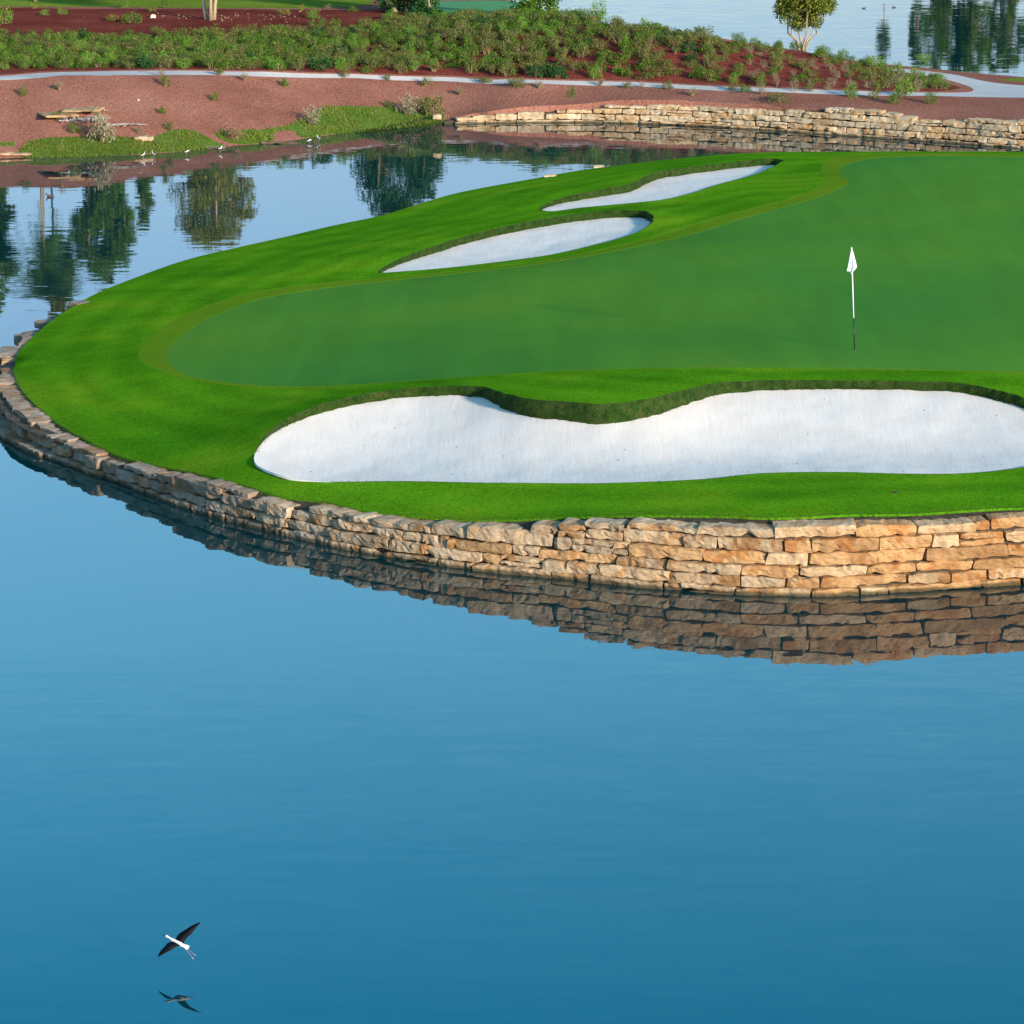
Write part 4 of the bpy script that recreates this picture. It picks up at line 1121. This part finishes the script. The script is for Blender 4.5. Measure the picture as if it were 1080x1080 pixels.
# ------------------------------------------------------------------ rocks, slabs, driftwood
def rock(name, px, py, size, label, col, cat='rock', z=None, pos=None, mat=None, rz=0, group=None):
    x, y, zz_ = pos if pos else hitb(px, py)
    mb = MB(); stone(mb, Vector((0, 0, size[2] * .35)), Vector((math.cos(rz), math.sin(rz), 0)), Vector((math.sin(rz), -math.cos(rz), 0)), size[0], size[2], size[1], col, cell=.09)
    o = mb.build(name, mat or M['stonefar']); o.location = (x, y, zz_)
    return tag(o, label, cat, group)
rock('stone_slab', 61, 121, (1.3, 1.5, .08), 'tan flat stone slab on the gravel, left one of a pair', (.78, .62, .46), 'stone slab', rz=.35)
rock('stone_slab', 88, 116, (1.35, 1.3, .08), 'tan flat stone slab on the gravel, right one of a pair beside the dry bush', (.78, .64, .48), 'stone slab', rz=-.15)
rock('stone_slab', 152, 147, (.7, .5, .14), 'pale flat stone at the top edge of the shore grass', (.95, .85, .8), 'stone slab')
rock('stone_slab', 8, 163, (1.7, .4, .07), 'long reddish kerb stone at the waterline by the left edge', (.9, .72, .62), 'stone slab', rz=.08)
rock('rock', 161.5, 18.5, (.22, .15, .16), 'white rock on the red mulch above the planted bed', (1.5, 1.6, 1.7))
rock('rock', 146, 106, (.1, .1, .08), 'tiny pale rock in the middle of the left gravel slope', (1.2, 1.2, 1.2))
rock('rock', 296, 151.5, (1.5, .3, .07), 'long flat shoreline stone below the gravel gap in the shore grass', (.8, .7, .6))
rock('rock', 226, 156.5, (.8, .3, .08), 'low flat shoreline stone at the end of the left shore grass', (.9, .85, .75))
rock('rock', 461, 125, (.35, .35, .2), 'small tan rock at the foot of the silvery bush beside the far wall', (.9, .8, .65))
for (px, py, s, lab, z) in [(82, 322, (.55, .4, .30), 'greyish rock jutting above the turf on the far left rim of the island', .52), (52, 338, (.9, .4, .22), 'long low rock on the rim of the island left of the greyish one', .46), (30, 354, (.8, .45, .28), 'dark rock on the rim of the island near its left tip', .42),
                          (14, 376, (.7, .4, .3), 'grey rock at the very left tip of the island', .35)]:
    rock('rock', 0, 0, s, lab, (.5, .5, .55), pos=(*P(px + 2, py, z), z - .16), mat=M['stone'], rz=.9)
for (px, py, s, lab) in [(580, 183, (.4, .25, .15), 'pale rim rock at the far turf edge of the island, left one of two'), (632, 174.5, (.35, .25, .15), 'pale rim rock peeping over the far turf edge of the island, right one')]:
    x, y = P(px, py + 6, .9); rock('rock', 0, 0, s, lab, (1, .95, .9), pos=(x, y, float(SG([(x, y)])[0]) - .06), mat=M['stonefar'])
# driftwood heap
M['wood'] = noise_mat('bleached_driftwood', [(.22, .17, .15), (.42, .36, .33)], scale=5, rough=.9, fine=(20, .2))
x, y, z = hitb(88, 128); mb = MB()
mb.tube([(-.9, -.2, .04), (0, .1, .09), (.9, -.1, .05)], [.03, .03, .02], 6)
for _ in range(60):
    a = random.uniform(0, 3.14); l = random.uniform(.15, .6); cx_ = random.uniform(-.85, .85); cy_ = .1 - abs(cx_) * .28; cz_ = .08
    p0 = Vector((cx_ - math.cos(a) * l / 2, cy_ - math.sin(a) * l / 2, cz_ + random.uniform(-.08, .1))); p1 = Vector((cx_ + math.cos(a) * l / 2, cy_ + math.sin(a) * l / 2, cz_ + random.uniform(-.08, .14)))
    mb.tube([p0, (p0 + p1) / 2 + Vector((0, 0, random.uniform(-.03, .05))), p1], [.025, .02, .008], 5)
o = mb.build('driftwood_heap', M['wood']); o.location = (x, y, z); tag(o, 'heap of bleached branches beside the tan slabs and the dry bush', 'driftwood')
x, y, z = hitb(133, 133); mb = MB()
mb.tube([(-.8, -.1, .05), (0, 0, .09), (.8, .05, .05)], [.03, .03, .02], 6)
for _ in range(14):
    a = random.gauss(0, .8); l = random.uniform(.3, .9); cx_, cy_ = random.uniform(-.4, .4), 0
    mb.tube([(cx_ - math.cos(a) * l / 2, cy_ - math.sin(a) * l / 2, .04), (cx_, cy_, .09), (cx_ + math.cos(a) * l / 2, cy_ + math.sin(a) * l / 2, .05)], [.02, .02, .008], 5)
o = mb.build('dead_branch', M['wood']); o.location = (x, y, z); tag(o, 'bleached dead branches lying right of the big dry bush', 'driftwood')

# ------------------------------------------------------------------ flagstick
M['polewhite'] = plain('white_pole_paint', (.8, .8, .8), .35, .4); M['poleblack'] = plain('black_pole_paint', (.012, .012, .014), .4, .4)
M['cloth'] = noise_mat('white_flag_cloth', [(.56, .56, .58), (.64, .64, .66)], scale=8, rough=.9)
M['emblem'] = plain('blue_emblem_print', (.03, .10, .30), .8); M['cup'] = plain('cup_liner', (.02, .02, .02), .9)
fx, fy = P(901.3, 370, 2.05); fz = float(SG([(fx, fy)])[0]) - .014
st = empty('golf_flagstick', (fx, fy, fz)); tag(st, 'golf flagstick with white flag, white upper pole and black lower pole standing on the green', 'flagstick')
lx = -.125   # the pole leans a touch to the left at its top
def lp(z): return (lx * z / 2.35, 0, z)
mb = MB(); mb.tube([lp(-.05), lp(.74)], [.012, .012], 10); mb.build('lower_pole', M['poleblack'], st, True)
mb = MB(); mb.tube([lp(.74), lp(2.33)], [.014, .012], 10); mb.ball(lp(2.345), (.02, .02, .02)); mb.build('upper_pole', M['polewhite'], st, True)
mb = MB(); mb.tube([(0, 0, .003), (0, 0, .006)], [.054, .054], 16); mb.build('cup', M['cup'], st)
# limp flag: folds hanging from the top of the pole
def flag_pt(u, t):   # u 0..1 across (hoist=mid), t 0..1 down
    topw = .012 + .205 * t ** .9; 
    left = -topw * .50; right = topw * .78
    if t > .74: right -= (t - .74) * .62 * (1 if u > .6 else .3)
    x = left + (right - left) * u + lx * .97
    zb_ = 2.33 - .56 * t + .05 * math.sin(u * 5.5 + .6) * t * t
    if t > .8: zb_ += .22 * (t - .8) * (abs(u - .25) * 2.0)
    yv = -.035 - .035 * math.sin(u * 11) * t - .02 * math.sin(u * 23 + 1) * t
    return (x, yv, zb_)
vs = []; fs = []; nu_, nv_ = 22, 18
for j in range(nv_ + 1):
    for i in range(nu_ + 1): vs.append(flag_pt(i / nu_, j / nv_))
for j in range(nv_):
    for i in range(nu_): fs.append((j * (nu_ + 1) + i, j * (nu_ + 1) + i + 1, (j + 1) * (nu_ + 1) + i + 1, (j + 1) * (nu_ + 1) + i))
fo = mesh_obj('flag', vs, fs, M['cloth'], st, smooth=True)
sm = fo.modifiers.new('thickness', 'SOLIDIFY'); sm.thickness = .004
eb = MB()
def patch(u0, u1, t0, t1):
    v = [Vector(flag_pt(a, b_)) - Vector((0, .006, 0)) for a, b_ in ((u0, t0), (u1, t0), (u1, t1), (u0, t1))]; eb.add(v, [(0, 1, 2, 3)])
for (a, b_, c, d) in ((.22, .42, .34, .40), (.14, .26, .40, .46), (.32, .46, .42, .47), (.18, .40, .49, .53), (.26, .36, .55, .60), (.16, .24, .57, .62), (.36, .48, .30, .33)):
    for q in range(3):
        aa = a + (b_ - a) * q / 3; patch(aa, aa + (b_ - a) / 3, c, d)
eb.build('emblem', M['emblem'], fo)

# ------------------------------------------------------------------ birds
M['bwhite'] = plain('white_plumage', (.62, .62, .64), .7); M['bblack'] = plain('black_plumage', (.004, .004, .006), .6, .1)
M['bpink'] = plain('pink_legs', (.50, .26, .32), .6); M['bbrown'] = plain('brown_plumage', (.07, .05, .04), .7)
def stilt_flying(pos):
    mb = MB()
    f = Vector((-.80, .50, .22)).normalized()               # flying away and to the left
    wr = Vector((.27, .15, .25)); wl = Vector((-.29, -.09, -.155))
    up = f.cross(wr - wl).normalized()
    if up.z < 0: up = -up
    # body, neck and head: one skin of changing radius
    b = lambda a, u=0: f * a + up * u
    pts_ = [b(-.135, .0), b(-.11, .0), b(-.06, -.004), b(0, -.008), b(.05, -.004), b(.08, .01), b(.11, .028), b(.14, .035), b(.155, .037), b(.175, .037), b(.19, .034), b(.197, .032)]
    mb.tube(pts_, [.004, .022, .036, .038, .030, .020, .013, .011, .017, .018, .010, .004], 12, m=0)
    mb.tube([b(.195, .033), b(.225, .030), b(.262, .026)], [.006, .004, .0015], 6, m=1)
    # tail fan
    sd = f.cross(up).normalized()
    mb.add([b(-.10, .012) + sd * .018, b(-.10, .012) - sd * .018, b(-.185, .004) - sd * .035, b(-.195, .004), b(-.185, .004) + sd * .035], [(0, 1, 2, 3, 4)], 0)
    mb.add([b(-.10, -.004) + sd * .018, b(-.185, -.001) + sd * .035, b(-.195, -.001), b(-.185, -.001) - sd * .035, b(-.10, -.004) - sd * .018], [(0, 1, 2, 3, 4)], 0)
    # trailing legs
    for sg in (-1, 1):
        d = Vector((.17, -.21, -.08))
        s0 = b(-.09, -.02) + sd * .01 * sg
        mb.tube([s0, s0 + d * .45 + sd * .004 * sg, s0 + d * .85 + sd * .012 * sg, s0 + d * 1.0 + sd * .02 * sg - up * .01], [.0045, .003, .003, .004], 6, m=2)
    # pointed wings, arched, thick at the bone
    for w, sg in ((wr, 1), (wl, -1)):
        L = w.length; wd = w.normalized(); n_ = 14; vs = []; fs_ = []
        for i in range(n_ + 1):
            t = i / n_
            chord = .135 * (1 - t) ** .62 * (1 + .25 * math.sin(t * 3.1)) + .003
            sweep = -.075 * t * t + .022 * math.sin(math.pi * min(1, t * 2.2)) 
            c = wd * (L * t) + f * (.035 + sweep) + up * (.012 + .05 * math.sin(t * math.pi * .9) - .02 * t)
            le = c; te = c - f * chord
            mid = (le + te) / 2 + up * .006 * (1 - t); low = (le + te) / 2 - up * .004 * (1 - t)
            vs += [le, mid, te, low]
        for i in range(n_):
            for k in range(4):
                fs_.append((i * 4 + k, i * 4 + (k + 1) % 4, (i + 1) * 4 + (k + 1) % 4, (i + 1) * 4 + k))
        fs_.append((0, 1, 2, 3)); fs_.append(tuple(n_ * 4 + k for k in (3, 2, 1, 0)))
        mb.add(vs, fs_, 1)
    o = mb.build('flying_bird', [M['bwhite'], M['bblack'], M['bpink']], smooth=True); o.location = pos
    return tag(o, 'white wading bird with black pointed wings and pink legs flying low over the water', 'bird')
bx_, by_ = P(187, 994, .40)
stilt_flying((bx_, by_, .40))

def wader(px, py, label, face=1, s=1.0, bend=False):
    x, y, z = *P(px, py, 0), 0
    mb = MB(); lg = .17 * s
    for q in (-.015, .015): mb.tube([(q, 0, -.02), (q * 1.2, .01, lg * .5), (q, 0, lg + .03)], [.005, .005, .007], 5, m=2)
    bd = [(-.14 * face, 0, lg + .03), (-.09 * face, 0, lg + .05), (0, 0, lg + .065), (.06 * face, 0, lg + .08), (.085 * face, 0, lg + .12)]
    hd = [(.10 * face, 0, lg + .17), (.11 * face, 0, lg + .20), (.135 * face, 0, lg + .205)] if not bend else [(.13 * face, 0, lg + .10), (.16 * face, 0, lg + .07), (.18 * face, 0, lg + .05)]
    mb.tube(bd + hd, [.006, .035, .05, .038, .02, .017, .023, .008], 9, m=0)
    e = Vector(hd[-1]); mb.tube([e, e + Vector((.065 * face, 0, -.02))], [.006, .002], 5, m=1)
    mb.ball((-.03 * face, -.0, lg + .075), (.085, .047, .033), m=1, nu=9, nv=6)
    o = mb.build('wading_bird', [M['bwhite'], M['bblack'], M['bpink']], smooth=True); o.location = (x, y, z); o.scale = (.66, .66, .66); o.rotation_euler = (0, 0, R(40) * face)
    return tag(o, label, 'bird')
wader(151, 167.5, 'white wading bird at the shore, left one of the close pair', 1)
wader(162, 166.5, 'white wading bird at the shore, right one of the close pair', -1)
wader(197, 164, 'white wading bird bending down beside the end of the left shore grass', 1, bend=True)
wader(232.5, 160.5, 'white wading bird standing alone where the shoreline stone ends', 1)
wader(336, 149.5, 'white wading bird standing near the shore grass, right one of two', -1)
wader(326, 151, 'white wading bird crouching near the shore grass, left one of two', 1, .6, bend=True)

def duck(px, py, label, face=-1, s=1):
    x, y = P(px, py, 0); mb = MB()
    mb.tube([(-.22 * face, 0, .09), (-.16 * face, 0, .06), (0, 0, .05), (.12 * face, 0, .06), (.17 * face, 0, .11), (.18 * face, 0, .17), (.20 * face, 0, .20), (.235 * face, 0, .19)], [.01, .055, .085, .07, .035, .03, .038, .015], 10, m=0)
    mb.tube([(.23 * face, 0, .19), (.29 * face, 0, .178)], [.014, .007], 6, m=1)
    o = mb.build('duck', [M['bbrown'], M['bblack']], smooth=True); o.location = (x, y, -.01); o.scale = (s * .62, s * .62, s * .62)
    return tag(o, label, 'duck')
duck(53, 207.5, 'dark duck swimming among the tree reflections at the left')
duck(911, 9, 'tiny dark duck on the back lake, left of the palm reflection', 1, .8)
duck(943, 8, 'tiny dark duck on the back lake, right of the palm reflection', -1, .8)
# small dark clod on the front turf
fx, fy = P(943, 517, 1.5); mb = MB()
for _ in range(7): mb.ball((random.uniform(-.06, .06), random.uniform(-.03, .03), 0), (.035, .03, .018), nu=6, nv=4)
o = mb.build('turf_clod', M['soil']); o.location = (fx, fy, float(SG([(fx, fy)])[0])); tag(o, 'small dark clod of earth on the turf in front of the long bunker', 'clod')

# ================================================================== LIGHT
SUN_AZ = 141     # clockwise from +Y (view direction): behind the camera's right shoulder
SUN_EL = 14
w = bpy.data.worlds.new('World'); scene.world = w; w.use_nodes = True
nt = w.node_tree; bg = nt.nodes['Background']
sky = nt.nodes.new('ShaderNodeTexSky'); sky.sky_type = 'NISHITA'; sky.sun_disc = False
sky.sun_elevation = R(SUN_EL); sky.sun_rotation = R(SUN_AZ); sky.air_density = 1.0; sky.dust_density = .3; sky.ozone_density = 2.5
# the clear evening sky of the photograph: paler low down, deep cyan-blue higher up
tc = nt.nodes.new('ShaderNodeTexCoord'); sx = nt.nodes.new('ShaderNodeSeparateXYZ'); nt.links.new(tc.outputs['Generated'], sx.inputs[0])
cr = nt.nodes.new('ShaderNodeValToRGB'); e = cr.color_ramp.elements
K_ = 2.25; KS = 1.0
for i, (p_, c_) in enumerate([(0, (.66, .61, .70)), (.12, (.82, .80, .90)), (.18, (1.0, 1.08, 1.18)), (.27, (.98, 1.82, 1.84)), (.40, (.20, 1.92, 2.18)), (.60, (.86, .96, .92)), (.85, (1.0, .86, .70))]):
    q = e[i] if i < 2 else e.new(p_)
    q.position = p_; q.color = (c_[0] / K_, c_[1] / K_, c_[2] / K_, 1)
nt.links.new(sx.outputs['Z'], cr.inputs['Fac'])
m1 = nt.nodes.new('ShaderNodeVectorMath'); m1.operation = 'MULTIPLY'; m2 = nt.nodes.new('ShaderNodeVectorMath'); m2.operation = 'SCALE'; m2.inputs['Scale'].default_value = K_
nt.links.new(sky.outputs[0], m1.inputs[0]); nt.links.new(cr.outputs['Color'], m1.inputs[1]); nt.links.new(m1.outputs[0], m2.inputs[0])
nt.links.new(m2.outputs[0], bg.inputs['Color']); bg.inputs['Strength'].default_value = .15
sl = bpy.data.lights.new('sun', 'SUN'); sl.energy = 4.7; sl.angle = R(4); sl.color = (1.0, .87, .71)
so = bpy.data.objects.new('sun', sl); link(so)
sd_ = Vector((math.sin(R(SUN_AZ)) * math.cos(R(SUN_EL)), math.cos(R(SUN_AZ)) * math.cos(R(SUN_EL)), math.sin(R(SUN_EL))))
so.rotation_euler = sd_.to_track_quat('Z', 'Y').to_euler()
scene.view_settings.view_transform = 'Standard'; scene.view_settings.look = 'None'
scene.view_settings.exposure = 0.75; scene.view_settings.gamma = 1
